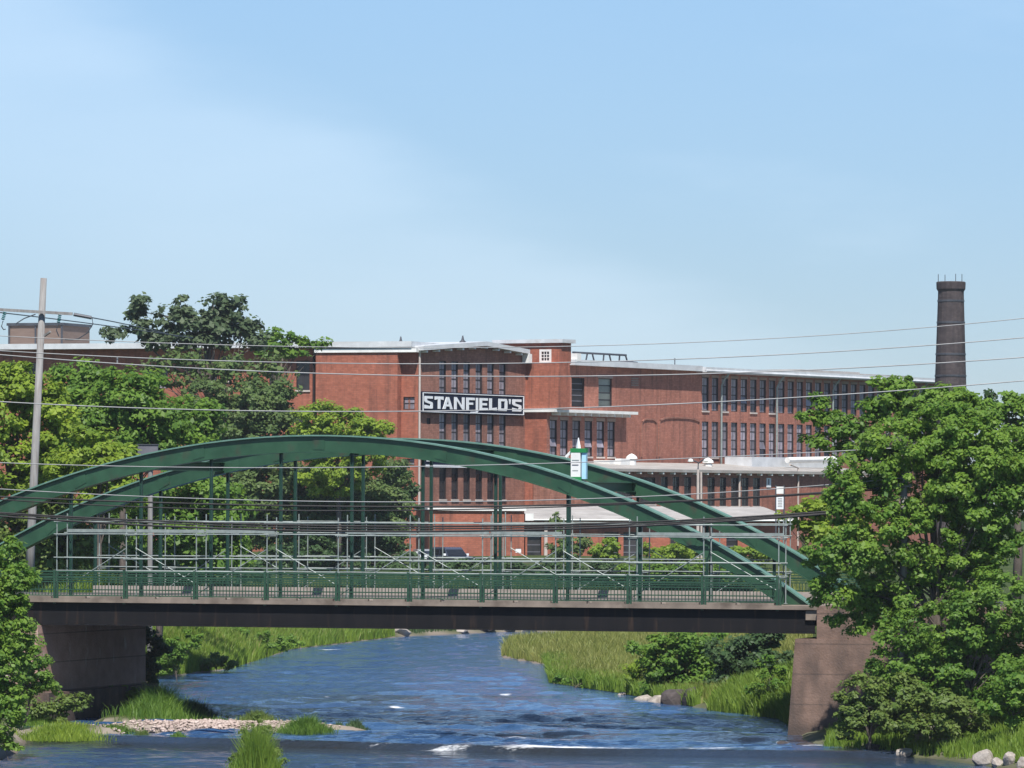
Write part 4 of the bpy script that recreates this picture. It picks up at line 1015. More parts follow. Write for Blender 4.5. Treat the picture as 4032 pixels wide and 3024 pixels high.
for xa_, xb_, yt in [(2076,2132,2090),(2380,2435,2095),(2455,2515,2095),(2640,2690,2100),(2860,2905,2100)]:
    dl.append((CF.a(xa_,2100), CF.a(xb_,2100), 0.05, CF.z((xa_+xb_)/2, yt)))
facade(lsx, 'wall', M['brick_red'], 0.02, w2, 0, ze2, dl, depth=0.3)
for o_ in dl:
    d_ = MB().box(o_[0], o_[1], 0.25, 0.3, o_[2], o_[3]).build('door', M['panedark'], lsx)
    for k in range(1, 4): MB().box(o_[0] + 0.05, o_[1] - 0.05, 0.22, 0.247, o_[2] + (o_[3]-o_[2])*k/4 - 0.04, o_[2] + (o_[3]-o_[2])*k/4 + 0.04).build('door_rail', M['grey'], d_)
zr2 = CF.z(2400, 2002, 9)
rm = MB(); rm.add([(-0.1,-0.7,ze2),(w2+0.3,-0.7,ze2),(w2+0.3,9,zr2),(-0.1,9,zr2),(-0.1,-0.7,ze2+0.2),(w2+0.3,-0.7,ze2+0.2),(w2+0.3,9,zr2+0.2),(-0.1,9,zr2+0.2)],
   [(0,3,2,1),(4,5,6,7),(0,1,5,4),(1,2,6,5),(2,3,7,6),(3,0,4,7)])
rm.build('roof', M['roofing'], lsx)
MB().tube([(-0.1,-0.75,ze2+0.05),(w2+0.3,-0.75,ze2+0.05)], 0.09, 6).build('gutter', M['white'], lsx)
MB().box(0.05, w2, 0.6, 8.8, 0, ze2 - 0.05).build('core', M['dark'], lsx)
MB().box(CF.a(2140,2150), CF.a(2152,2150), -0.3, -0.003, 0, ze2 - 0.003).build('pier', M['sill'], lsx)

# yard lamp and white board
q = P(2748, 1975, 436); g_ = gz(q.x, q.y)
yl = thing('yard_lamp', (q.x, q.y, g_), 'twin headed yard lamp on a pale post before the annex windows', 'lamp post')
k_ = 436/F
zt_ = P(2748, 1848, 436).z - g_
MB().tube([(0,0,0),(0,0,zt_)], 0.14, 8, r2=0.11).build('post', M['sill'], yl)
MB().tube([(0.32,0.05,0),(0.26,0.05,zt_-0.2)], 0.09, 8).build('second_post', M['sill'], yl)
MB().tube([(0,0,zt_),(0.02,0,zt_+0.55),(-0.5,-0.1,zt_+0.78)], 0.06, 6).build('arm', M['steel'], yl)
MB().tube([(0.02,0,zt_+0.5),(0.55,-0.1,zt_+0.9)], 0.06, 6).build('arm', M['steel'], yl)
for x, z in ((-0.62, zt_+0.74), (0.66, zt_+0.76)):
    MB().lathe([(0.10,z-0.16),(0.24,z-0.10),(0.20,z+0.08),(0.05,z+0.14)], 8, (x, -0.1)).build('lamp_head', M['white'], yl)
q = P(3071, 2000, 425); g_ = gz(q.x, q.y)
wb = thing('notice_sign', (q.x, q.y, g_), 'tall white two panel sign board on posts beside the annex corner', 'sign')
k_ = 425/F
za, zb_, zc2 = P(3071,2005,425).z - g_, P(3071,1950,425).z - g_, P(3071,1916,425).z - g_
MB().box(-14*k_, 14*k_, 0, 0.12, za, zb_ - 0.06).build('lower_panel', M['letter'], wb)
MB().box(-14*k_, 14*k_, 0, 0.12, zb_ + 0.12, zc2).build('upper_panel', M['white'], wb)
for x in (-15.5*k_, 15.5*k_): MB().box(x-0.06, x+0.06, 0.02, 0.1, 0, zc2 + 0.1).build('post', M['steel'], wb)
for k in range(6): MB().box(-9*k_, 9*k_, -0.02, -0.003, za + 0.2 + k*0.13, za + 0.25 + k*0.13).build('slat', M['roofing'], wb)

# ------------------------------------------------------------------ utility pole and wires
YP = 255
pt, pb_ = P(172, 1095, YP), P(122, 2120, YP)
base = P(118, 2180, YP)
up_ = thing('utility_pole', (base.x, base.y, base.z - 1.5), 'tall weathered utility pole with crossarm and teal insulators at left edge', 'utility pole')
O_ = Vector((base.x, base.y, base.z - 1.5))
def lp(px, py, Y=YP): return P(px, py, Y) - O_
MB().tube([Vector((0,0,0)) , lp(122, 2120), lp(172, 1095)], [0.22, 0.21, 0.155], 10).build('shaft', M['pole'], up_, smooth=True)
MB().bar(lp(-90, 1214, YP-0.3), lp(286, 1236, YP-0.3), 0.12, 0.14).build('crossarm', M['pole'], up_)
for px, py in ((20, 1229), (236, 1240)):
    p = lp(px, py, YP-0.3); q = p + Vector((-0.08 if px > 100 else -0.12, 0, -0.4)); d = q - p
    ins = MB()
    for k in range(5): ins.tube([p + d*(k/5), p + d*((k+0.75)/5)], [0.10, 0.055], 8)
    ins.build('insulator', M['teal'], up_)
MB().tube([lp(290, 1238, YP-0.4), lp(360, 1251, YP-0.4)], 0.085, 8).build('strain_insulator', M['steel'], up_)
for pts in ([(362,1252),(366,1275),(345,1310),(310,1333),(285,1338),(255,1337)], [(232,1273),(226,1285),(222,1300),(232,1325)], [(12,1264),(6,1285),(14,1298),(22,1296)], [(140,1237),(95,1254),(60,1276)]):
    MB().tube([lp(x, y, YP-0.5) for x, y in pts], 0.028, 5).build('jumper_wire', M['steel'], up_)
MB().bar(lp(175, 1322, YP-0.3), lp(198, 1306, YP-0.6), 0.10).build('bracket', M['pole'], up_)
def wire(name, pts, Y, r, m_, lab, cat='power line', group='overhead wires crossing in front of the bridge', x0=-700, x1=4700, deg=3, n=60):
    xs = np.array([p[0] for p in pts], float); ys = np.array([p[1] for p in pts], float)
    c = np.polyfit(xs/1000, ys, deg)
    xx = np.linspace(x0, x1, n)
    Y0, Y1 = Y if isinstance(Y, tuple) else (Y, Y)
    o = MB().tube([P(x, np.polyval(c, x/1000), Y0 + (Y1 - Y0)*(x - x0)/(x1 - x0)) for x in xx], r, 6).build(name, m_, smooth=True)
    return tag(o, lab, cat, group)
wire('power_line', [(0,1322),(540,1348),(1000,1361),(1500,1368),(2100,1365),(2580,1356),(3000,1334),(4032,1253)], (203,199), 0.017, M['wire'], 'topmost thin wire crossing the mill roof and upper chimney')
wire('power_line', [(0,1382),(450,1403),(1000,1424),(1640,1433),(2240,1429),(2500,1420),(3000,1398),(4032,1330)], (203,199), 0.021, M['wire'], 'second wire from the top, passing just above the gable windows')
wire('power_line', [(0,1397),(450,1430),(1000,1461),(1640,1480),(2200,1481),(2800,1471),(3120,1460),(3650,1432),(4032,1407)], (203,199), 0.023, M['wire'], 'third wire from the top, crossing the gable windows mid height')
wire('power_line', [(0,1582),(500,1605),(1000,1616),(1640,1620),(2300,1606),(2830,1583),(3400,1545),(4032,1500)], (203,199), 0.023, M['wire'], 'fourth wire from the top, level with the STANFIELD\'S sign')
wire('power_line', [(0,1823),(400,1832),(1000,1842),(1600,1839),(2200,1824),(2560,1807),(3000,1793),(3300,1776)], (214.5,208.6), 0.021, M['wire'], 'single pale wire crossing the arch ribs just below the crown', x1=3560)
wire('power_line', [(0,1926),(500,1950),(1000,1971),(1640,1976),(2000,1973),(2680,1946),(3000,1930),(3300,1905)], (214.5,208.6), 0.021, M['wire'], 'thin grey wire just above the black cables near the arch', x1=3560)
LAB = ['upper of the black cables above the scaffold','second black cable from the top above the scaffold','third black cable, along the scaffold top tubes','thick fourth black cable, sagging over scaffold top tubes','lowest black cable, sagging beneath the scaffold top tubes']
for lab, pts, r in zip(LAB, (
    [(0,1955),(500,1975),(1000,1991),(1640,1996),(2000,1988),(2450,1982),(3000,1960),(3350,1928)],
    [(0,1967),(500,1992),(1000,2011),(1640,2011),(2000,1998),(2450,1985),(3000,1963),(3350,1934)],
    [(0,2019),(500,2046),(1000,2064),(1640,2074),(2000,2068),(2630,2052),(3000,2032),(3336,2008)],
    [(0,2024),(500,2052),(1000,2074),(1640,2084),(2000,2076),(2630,2058),(3000,2040),(3336,2014)],
    [(0,2034),(500,2062),(1000,2084),(1640,2096),(2000,2090),(2316,2076),(3000,2042),(3336,2018)]), (0.040,0.030,0.042,0.034,0.046)):
    wire('power_cable', pts, (214.5,208.6), r, M['cable'], lab, 'cable', x1=3560)
sp1, sp2 = P(462, 1404, 202.6), P(462, 1431, 202.6)
tag(MB().tube([sp1, sp2], 0.03, 6).build('wire_spacer', M['wire']), 'short vertical spacer joining two wires right of the utility pole', 'spacer')
for lab, pts in (('wire running from the pole crossarm tip toward the tall poplar', [(360,1251),(450,1266),(560,1292),(700,1326)]), ('slack wire from the crossarm insulator passing behind the pole to the poplar', [(0,1232),(155,1246),(360,1275),(560,1303),(760,1330)])):
    wire('power_line', pts, (255, 330), 0.03, M['steel'], lab, group='wires leaving the utility pole', x0=pts[0][0], x1=pts[-1][0], deg=2, n=16)
# the pole the cables run to, inside the maple
q = P(3560, 1760, 208.7)
hp = thing('utility_pole', (q.x, q.y, 1.2), 'wooden pole hidden in the large maple where the cables end', 'utility pole')
MB().tube([(0,0,0),(0,0,q.z-1.2)], 0.17, 10, r2=0.13).build('shaft', M['pole'], hp, smooth=True)
for py_ in (1912, 1960, 2000): MB().box(-0.3, 0.3, -0.16, -0.04, P(3560, py_, 208.7).z - 1.26, P(3560, py_, 208.7).z - 1.14).build('cable_arm', M['pole'], hp)
# short pole with a grey box above the arch
q = P(583, 1770, 262); g_ = gz(q.x, q.y)
sp = thing('utility_pole', (q.x, q.y, g_), 'short pole with dark grey box peeking over the left arch', 'utility pole')
zz = q.z - g_
MB().tube([(0.1,0.3,0),(0.1,0.3,zz+0.2)], 0.13, 8).build('shaft', M['pole'], sp)
MB().box(-0.5,0.5,-0.25,0.22,zz-0.45,zz+0.22).build('grey_box', M['grey'], sp)
MB().box(-0.54,0.54,-0.29,0.25,zz+0.22,zz+0.27).build('box_lid', M['steel'], sp)

# ------------------------------------------------------------------ cars
def car(name, loc, rz, paint, label, suv=True):
    c = thing(name, loc, label, 'car', rz)
    Ht = 1.75 if suv else 1.45
    prof = [(-2.3,0.42),(-2.35,0.75),(-2.25,1.0),(-1.0,1.1),(-0.95,1.08),(2.2,1.08),(2.33,0.9),(2.33,0.45),(1.9,0.33),(-1.9,0.33)]
    MB().prism(prof, -0.9, 0.9).build('body', paint, c)
    cab = [(-1.05,1.085),(-0.35,Ht-0.05),(-0.2,Ht),(1.55,Ht),(1.8,Ht-0.08),(2.15,1.085)]
    mb = MB(); n_ = len(cab)
    ins = lambda z: 0.86 - (z - 1.08)*0.22
    mb.add([(x,-ins(z),z) for x, z in cab] + [(x,ins(z),z) for x, z in cab], [tuple(range(n_)), tuple(range(2*n_-1,n_-1,-1))] + [(i,i+n_,(i+1)%n_+n_,(i+1)%n_) for i in range(n_)])
    mb.build('cabin', paint, c)
    for s in (-1, 1):
        yy = lambda z: s*(ins(z) + 0.012)
        MB().add([(-0.85,yy(1.15),1.15),(0.35,yy(1.15),1.15),(0.35,yy(Ht-.15),Ht-0.15),(-0.25,yy(Ht-.15),Ht-0.15)], [(0,1,2,3)]).build('side_window', M['glassdark'], c)
        MB().add([(0.45,yy(1.15),1.15),(1.9,yy(1.15),1.15),(1.6,yy(Ht-.15),Ht-0.15),(0.45,yy(Ht-.15),Ht-0.15)], [(0,1,2,3)]).build('side_window', M['glassdark'], c)
        MB().box(-2.37,-2.2,s*0.8-0.16,s*0.8+0.08,0.76,0.92).build('headlight', M['lamp'], c)
        MB().box(-0.85,-0.7,s*0.98-0.1,s*0.98+0.1,1.12,1.28).build('wing_mirror', M['lamp'], c)
    MB().add([(-1.06,-0.8,1.13),(-1.06,0.8,1.13),(-0.36,0.7,Ht-0.07),(-0.36,-0.7,Ht-0.07)], [(3,2,1,0)]).build('windscreen', M['glassdark'], c)
    MB().box(-2.4,-2.3,-0.7,0.7,0.5,0.66).build('bumper', M['grey'], c)
    for x in (-1.45, 1.45):
        for s in (-1, 1):
            w_ = MB().tube([(x, s*0.72, 0.34), (x, s*0.93, 0.34)], 0.34, 16).build('wheel', M['tyre'], c)
            MB().tube([(x, s*0.93, 0.34), (x, s*0.945, 0.34)], 0.21, 12).build('rim', M['carsilver'], w_)
    return c
p_ = P(1775, 2240, 400); car('parked_car', (p_.x, 402, gz(p_.x, 402)), R(118), M['carblue'], 'dark blue car parked before the red shed with its bonnet towards the river')
p_ = P(1680, 2240, 408); car('parked_car', (p_.x, 409, gz(p_.x, 409)), R(100), M['carsilver'], 'silver car parked left of the dark blue car', False)

# ------------------------------------------------------------------ vegetation
def leaf_quads(C, Nn, size, r_):
    """C centres, Nn normals, size per leaf -> verts, faces (pointed rhombus, slightly folded)"""
    n_ = len(C)
    Nn = Nn/np.maximum(1e-6, np.linalg.norm(Nn, axis=1))[:,None]
    t_ = r_.normal(size=(n_,3)); t_ -= (t_*Nn).sum(1)[:,None]*Nn; t_ /= np.maximum(1e-6, np.linalg.norm(t_, axis=1))[:,None]
    b_ = np.cross(Nn, t_)
    s_ = size[:,None]
    v0 = C - t_*s_*0.6; v2 = C + t_*s_*0.6
    v1 = C + b_*s_*0.38 - t_*s_*0.08 - Nn*s_*0.08; v3 = C - b_*s_*0.38 - t_*s_*0.08 - Nn*s_*0.08
    V = np.stack([v0,v1,v2,v3], 1).reshape(-1,3)
    return V, np.arange(n_*4).reshape(-1,4)
def crown_points(lobes, Y, r_, clump, per, dens, shell):
    C, Nn = [], []
    cl = []
    for lb_ in lobes:
        px, py, rx, rz = lb_[:4]; dY = lb_[4] if len(lb_) > 4 else 0.0
        c = P(px, py, Y + dY); k = (Y + dY)/F
        ax = np.array([rx*k, min(rx, rz*1.3)*k*0.9, rz*k])
        area = (ax[0]*ax[2])*math.pi
        nc = max(5, int(area*dens))
        d = r_.normal(size=(nc,3)); d /= np.linalg.norm(d, axis=1)[:,None]
        rad = 1 - np.abs(r_.normal(0, shell, nc)); rad = np.clip(rad, 0.15, 1.08)
        cc = np.array(c) + d*rad[:,None]*ax
        cl.append(cc)
        for j in range(nc):
            m_ = int(per*r_.uniform(0.6, 1.4)); cr = clump*r_.uniform(0.6, 1.35)
            e = r_.normal(size=(m_,3)); e /= np.linalg.norm(e, axis=1)[:,None]
            q = e*(r_.uniform(0.35, 1.0, m_)[:,None])*cr*np.array([1,1,0.62])
            C.append(cc[j] + q)
            Nn.append(e*0.6 + np.array([0,-0.15,0.75]) + d[j]*0.35 + r_.normal(0, 0.45, (m_,3)))
    return np.concatenate(C), np.concatenate(Nn), np.concatenate(cl)
_seed = [100]
DK = (1.7, 1.25)
def tree(name, label, cat, lobes, Y, base_px, lm, leaf=0.26, clump=0.55, per=34, dens=3.2, shell=0.28, trunk_r=0.22, group=None, base_z=None, limbs=7, bark=None):
    _seed[0] += 1; r_ = np.random.default_rng(_seed[0])
    bx_ = P(base_px, 2000, Y).x; bz = gz(bx_, Y) if base_z is None else base_z
    t_ = thing(name, (bx_, Y, bz - 0.1), label, cat, 0, group)
    O = np.array([bx_, Y, bz - 0.1])
    C, Nn, cl = crown_points(lobes, Y, r_, clump, per*DK[0], dens*DK[1], shell)
    keep = C[:,2] > bz - 0.2
    C, Nn = C[keep], Nn[keep]
    V, Fq = leaf_quads(C - O, Nn, leaf*np.clip(r_.lognormal(-0.06, 0.34, len(C)), 0.4, 2.0), r_)
    link('crown', np_mesh('crown', V, Fq, LEAF[lm]), t_)
    top = cl[:,2].max() - O[2]; cen = cl.mean(0) - O
    tr = MB(); fork = Vector((cen[0]*0.45, cen[1]*0.45, max(0.6, (cl[:,2].min() - O[2])*0.6 + cen[2]*0.25)))
    tr.tube([(0,0,0), fork*0.5 + Vector((0.12,0,0)), fork, Vector((cen[0]*0.8, cen[1]*0.8, min(top*0.9, cen[2]*1.05)))], [trunk_r*1.15, trunk_r*0.9, trunk_r*0.7, trunk_r*0.25], 8)
    tr.build('trunk', bark or M['bark'], t_, smooth=True)
    lmb = MB()
    pick = r_.choice(len(cl), min(limbs*3, len(cl)), replace=False)
    for i, j in enumerate(pick):
        e = Vector(cl[j] - O); s0 = fork*(0.75 + 0.5*r_.random()) if i % 3 else fork*0.9
        mid_ = s0.lerp(e, 0.5) + Vector((r_.normal()*0.25, r_.normal()*0.25, 0.35))
        rr_ = trunk_r*(0.42 if i < limbs else 0.2)
        lmb.tube([s0, mid_, e], [rr_, rr_*0.6, rr_*0.2], 5, cap=False)
    lmb.build('limb', bark or M['bark'], t_, smooth=True)
    return t_
GB = 'trees behind the left end of the bridge'
tree('leafy_tree', 'yellow-green tree at the far left edge behind the utility pole', 'tree', [(20,1600,170,170),(110,1530,120,100),(200,1680,110,150),(60,1830,190,150),(200,1900,150,110),(-80,1500,120,110)], 262, 60, 'yellow', 0.22, 0.7, 62, 2.8, group=GB)
tree('leafy_tree', 'mid green rounded tree right of the pole below the mill eaves', 'tree', [(330,1520,150,100,3),(480,1560,190,120),(600,1640,190,120),(430,1700,200,120),(330,1640,130,130),(740,1640,130,70,2),(800,1690,110,60,2),(640,1760,180,80)], 276, 470, 'mid', 0.22, 0.75, 64, 3.0, group=GB)
tree('leafy_tree', 'small bright yellow-green tree just above the left arch', 'tree', [(360,1780,150,90),(470,1830,90,80),(300,1850,130,90),(420,1920,160,90)], 258, 380, 'yellow', 0.21, 0.6, 60, 3.2, group=GB)
tree('poplar_tree', 'tall airy poplar with sky showing through, above the mill roof', 'tree', [(880,1205,110,72),(720,1230,110,80),(820,1270,170,75),(960,1280,80,60),(545,1195,58,58),(530,1255,45,40),(440,1305,55,32),(620,1325,110,50),(780,1330,190,60),(1010,1345,120,45),(900,1280,140,50),(560,1300,90,40)], 420, 850, 'poplar', 0.36, 0.62, 14, 3.0, shell=0.6, trunk_r=0.3, group=GB, limbs=14)
tree('leafy_tree', 'low treetop reaching along the mill eaves right of the poplar', 'tree', [(1090,1330,100,40),(1190,1345,80,28),(1270,1352,60,14),(1130,1380,120,30)], 432, 1060, 'mid', 0.36, 0.6, 16, 2.8, shell=0.5, trunk_r=0.2, group=GB)
tree('leafy_tree', 'sparse brownish-green tree over the mill windows below the poplar crown', 'tree', [(700,1420,150,60),(880,1450,200,80),(1060,1450,110,70),(620,1470,90,50),(980,1530,150,50),(760,1500,140,50)], 416, 800, 'grey', 0.34, 0.75, 8, 2.2, shell=0.6, trunk_r=0.22, group=GB, limbs=16)
tree('leafy_tree', 'grey-green broad tree before the mill windows, right of the poplar trunk', 'tree', [(1010,1600,150,110),(900,1680,140,120),(1080,1700,140,110),(1100,1540,70,50),(960,1800,180,120),(820,1560,90,60)], 408, 980, 'grey', 0.24, 0.75, 58, 2.8, group=GB)
tree('leafy_tree', 'bright lime tree before the blank brick bay over the arch crown', 'tree', [(1240,1640,90,65),(1340,1680,120,75),(1440,1700,90,55),(1500,1690,45,30),(1250,1740,130,80),(1420,1780,130,90),(1300,1860,150,100)], 398, 1330, 'yellow', 0.21, 0.6, 60, 3.2, group=GB)
tree('leafy_tree', 'large dark tree filling the view under the arch crown', 'tree', [(1100,1920,200,130),(1330,1950,190,140),(1480,2010,140,120),(1180,2080,240,120),(1420,2110,190,120),(1300,2010,200,110),(900,2000,190,120),(1540,1860,70,60)], 404, 1250, 'grey', 0.24, 0.8, 62, 3.0, group=GB)
tree('spruce_tree', 'dark blue-green spruce at the right edge of the trees by the downpipe', 'tree', [(1570,1880,55,45),(1590,1930,60,40),(1590,1985,65,45),(1570,2060,70,60)], 412, 1580, 'deep', 0.24, 0.5, 40, 4.0, group=GB)
tree('leafy_tree', 'dark shaded tree behind the left scaffold bays', 'tree', [(700,1950,180,110),(520,1990,160,100),(800,2080,200,110),(620,2110,220,110),(380,2080,200,110),(860,1980,120,110),(480,2180,200,80),(780,2190,180,70)], 288, 620, 'mid', 0.24, 0.75, 60, 2.8, group=GB)
tree('leafy_tree', 'olive tree low behind the left arch foot', 'tree', [(150,2080,170,100),(300,2150,190,100),(60,2160,170,110),(200,2220,180,70),(250,2030,110,70)], 262, 180, 'olive', 0.23, 0.7, 56, 3.0, group=GB)
# hedge of shrubs seen through the scaffold
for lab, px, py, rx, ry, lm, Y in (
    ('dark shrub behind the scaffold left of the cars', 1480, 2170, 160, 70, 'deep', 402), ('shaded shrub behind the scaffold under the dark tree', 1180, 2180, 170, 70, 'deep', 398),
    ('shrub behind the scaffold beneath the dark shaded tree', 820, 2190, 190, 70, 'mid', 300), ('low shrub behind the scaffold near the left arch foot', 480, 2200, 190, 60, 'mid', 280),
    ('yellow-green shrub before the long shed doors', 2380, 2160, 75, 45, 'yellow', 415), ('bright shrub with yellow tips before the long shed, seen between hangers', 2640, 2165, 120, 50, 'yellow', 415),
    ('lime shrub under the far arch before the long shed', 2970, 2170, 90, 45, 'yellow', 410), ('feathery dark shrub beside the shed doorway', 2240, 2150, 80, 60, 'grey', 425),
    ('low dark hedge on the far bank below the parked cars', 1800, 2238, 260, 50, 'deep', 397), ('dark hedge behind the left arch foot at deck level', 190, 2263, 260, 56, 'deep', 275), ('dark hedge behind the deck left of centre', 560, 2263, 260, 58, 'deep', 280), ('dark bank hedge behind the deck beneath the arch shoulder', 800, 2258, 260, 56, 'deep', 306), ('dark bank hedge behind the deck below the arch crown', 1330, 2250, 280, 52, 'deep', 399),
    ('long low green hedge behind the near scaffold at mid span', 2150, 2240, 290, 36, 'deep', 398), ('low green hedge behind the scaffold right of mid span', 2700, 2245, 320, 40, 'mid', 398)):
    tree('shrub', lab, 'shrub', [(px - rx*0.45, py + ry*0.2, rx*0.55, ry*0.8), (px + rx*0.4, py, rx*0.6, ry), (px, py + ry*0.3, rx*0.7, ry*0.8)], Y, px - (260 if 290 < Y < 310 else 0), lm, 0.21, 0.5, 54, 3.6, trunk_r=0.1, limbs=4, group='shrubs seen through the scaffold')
tree('weed_tree', 'thin sapling sticking up over the long shed eaves', 'sapling', [(2185,2040,22,28),(2200,2065,26,22)], 425, 2205, 'grey', 0.3, 0.45, 12, 4, trunk_r=0.07, limbs=3)
# right bank trees
GR = 'trees on the right bank'
tree('maple_tree', 'large bright green maple covering the right bridge end', 'tree', [(3560,1760,190,130),(3420,1830,150,110),(3760,1700,200,130),(3640,1930,240,150),(3350,1960,120,90,-1),(3480,2110,210,120,-1),(3330,2180,170,90,-1),(3290,2330,110,80,-1),(3850,1830,220,200),(3900,2050,220,200),(4010,1900,120,160),(3560,2310,210,130),(3430,2420,170,90),(3800,2240,190,150)], 209, 3700, 'bright', 0.135, 0.44, 80, 5.8, 0.33, 0.26, GR, base_z=1.4, limbs=10)
tree('feathery_tree', 'darker feathery tree rising behind the maple before the chimney', 'tree', [(3490,1560,110,70),(3430,1640,90,60),(3520,1505,80,40),(3620,1590,120,80),(3730,1560,100,70),(3790,1620,90,80),(3290,1650,90,50),(3235,1580,34,50),(3330,1720,120,60),(3200,1640,50,30),(3860,1620,80,70),(3200,1740,60,30)], 223, 3560, 'mid', 0.16, 0.38, 40, 6.5, 0.4, 0.16, GR, base_z=4.0, limbs=12)
tree('leafy_tree', 'green tree at the far right edge behind the maple', 'tree', [(4000,1640,90,110),(4060,1580,80,70),(3960,1760,140,120)], 245, 4000, 'mid', 0.26, 0.55, 30, 3.2, group=GR)
tree('slender_tree', 'thin sparse treetop against the sky right of the chimney', 'tree', [(3893,1540,28,22),(3900,1585,34,30),(3850,1590,30,24),(3920,1630,50,30)], 262, 3900, 'deep', 0.2, 0.34, 12, 5, 0.5, 0.1, GR, limbs=6)
tree('shrub', 'yellow-green bush behind the right bridge end beside the sign board', 'shrub', [(3170,2030,90,50),(3280,1990,100,60),(3240,2090,130,60),(3330,2080,90,70)], 238, 3230, 'yellow', 0.24, 0.5, 32, 3.6, 0.3, 0.12, GR)
tree('leafy_tree', 'dense dark tree low on the right bank under the maple', 'tree', [(3740,2480,230,140),(3900,2400,190,170),(3560,2580,160,120),(3800,2640,220,140),(4010,2560,150,190),(3620,2680,190,110),(3960,2720,140,100)], 207, 3800, 'mid', 0.14, 0.46, 64, 5.0, 0.28, 0.2, GR, base_z=0.9)
for lab, lobes, Y, lm in (
    ('olive bush at the water edge right of the abutment', [(3400,2740,100,100),(3460,2830,150,90),(3350,2830,75,85),(3540,2760,130,100)], 204.5, 'olive'),
    ('green bush at the water edge behind the pale boulder', [(3690,2800,130,110),(3780,2840,110,80),(3620,2860,110,60)], 203.5, 'olive'),
    ('bright bush at the bottom right corner of the bank', [(3980,2770,130,100),(4040,2690,110,120)], 200, 'bright')):
    tree('bush', lab, 'bush', lobes, Y, lobes[0][0], lm, 0.13, 0.34, 56, 6.5, 0.28, 0.08, 'bushes on the right waterline', limbs=5)
tree('bush', 'leafy bush on the meadow under the right half of the bridge', 'bush', [(2700,2550,130,80),(2790,2540,100,70),(2640,2610,110,80),(2760,2640,120,90),(2560,2540,90,50),(2600,2680,90,50),(2720,2700,100,50)], 257, 2700, 'mid', 0.16, 0.48, 60, 4.8, 0.28, 0.1, limbs=5)
tree('bush', 'dark shaded bush between the meadow bush and right abutment', 'bush', [(2900,2580,120,100),(3000,2560,110,100),(2950,2680,120,80),(3060,2640,60,90),(2860,2680,70,60)], 251, 2950, 'deep', 0.17, 0.48, 58, 4.8, 0.28, 0.1, limbs=5)
# left foreground
tree('leafy_tree', 'green riverside tree at the lower left edge of the picture', 'tree', [(60,2420,80,110),(70,2560,75,110),(70,2740,55,90),(0,2190,90,90),(60,2270,80,70),(20,2370,90,100),(60,2500,85,90),(20,2620,85,110),(30,2760,70,90),(-60,2400,120,250),(30,2900,70,80),(50,2980,60,50)], 198, -30, 'bright', 0.125, 0.40, 64, 6.0, 0.28, 0.18, base_z=0.4)
tree('bush', 'green bush covering the near corner of the left abutment', 'bush', [(100,2540,60,90),(145,2640,70,70),(80,2700,90,60),(200,2690,60,45)], 219, 100, 'mid', 0.13, 0.36, 52, 6.5, 0.3, 0.06, base_z=0.4, limbs=5)
tree('bush', 'dark bush at the foot of the left abutment', 'bush', [(590,2505,45,45),(560,2590,55,70),(530,2650,45,40),(600,2640,60,50),(620,2570,50,50)], 242, 590, 'deep', 0.14, 0.34, 50, 7, 0.28, 0.06, base_z=0.3, limbs=4)

for lab, lobes, Y, lm in (
    ('pale yellow-green weeds on the left bank slope by the water', [(820,2600,90,45),(760,2640,70,35),(900,2610,60,30)], 294, 'olive'),
    ('taller green weeds on the left bank slope beside the abutment bush', [(690,2560,70,60),(660,2630,50,40),(740,2520,70,40)], 277, 'mid'),
    ('leafy weeds further up the left bank near the girder', [(1000,2520,90,40),(1120,2530,80,35),(930,2500,70,35)], 322, 'mid'),
    ('yellow-leaved weeds at the left edge of the meadow bush', [(2540,2610,60,50),(2500,2660,60,45),(2580,2650,50,50)], 262, 'yellow'),
    ('low dark weeds overhanging the meadow waterline', [(2230,2675,60,24),(2330,2690,60,24),(2420,2712,50,24)], 272, 'mid'),
    ('bushy weeds at the left foot of the right abutment', [(3030,2640,55,60),(3070,2700,40,60),(2990,2720,50,40)], 238, 'bright')):
    tree('weed_clump', lab, 'weeds', lobes, Y, lobes[0][0], lm, 0.13, 0.3, 40, 7, 0.4, 0.03, 'weeds on the river banks', limbs=4)
def grass(name, label, cat, pts, hmin, hmax, lm, w=0.035, kind=None, lean=0.25, group=None):
    """blades on world xy points"""
    _seed[0] += 1; r_ = np.random.default_rng(_seed[0])
    pts = np.asarray(pts); n_ = len(pts)
    z = ground_h(pts[:,0], pts[:,1]); B = np.column_stack([pts, np.maximum(z, -0.15) - 0.03])
    hh_ = hmin + (hmax - hmin)*r_.beta(1.6, 1.8, n_)*(1 + 0.25*rough2(pts[:,0], pts[:,1], 1.3))
    if kind == '':
        hh_ = hh_*(0.35 + 0.75*np.exp(-((pts[:,0] - pts[:,0].mean())/0.5)**2))
    if kind is None:
        q_ = (((pts - pts.mean(0))/pts.std(0))**2).sum(1); hh_ = hh_*(0.45 + 0.75*np.exp(-q_*0.45))
    a_ = r_.uniform(0, 2*math.pi, n_); side = np.column_stack([np.cos(a_), np.sin(a_)*0.5, np.zeros(n_)])*(0.65*w*r_.uniform(0.6, 1.5, n_))[:,None]
    bend = r_.normal(0, lean, (n_,2))*hh_[:,None]
    mid_ = B + np.column_stack([bend*0.3, hh_*0.6]); tip = B + np.column_stack([bend, hh_])
    O = B.mean(0); O[2] = B[:,2].min()
    V = np.stack([B - side, B + side, mid_ + side*0.7, mid_ - side*0.7, tip + side*0.1, tip - side*0.1], 1).reshape(-1,3) - O
    i0 = np.arange(n_)[:,None]*6
    Fq = np.concatenate([i0 + np.array([0,1,2,3]), i0 + np.array([3,2,4,5])])
    o = link(name, np_mesh(name, V, Fq, LEAF[lm]), None, O)
    return tag(o, label, cat, group, kind or None)
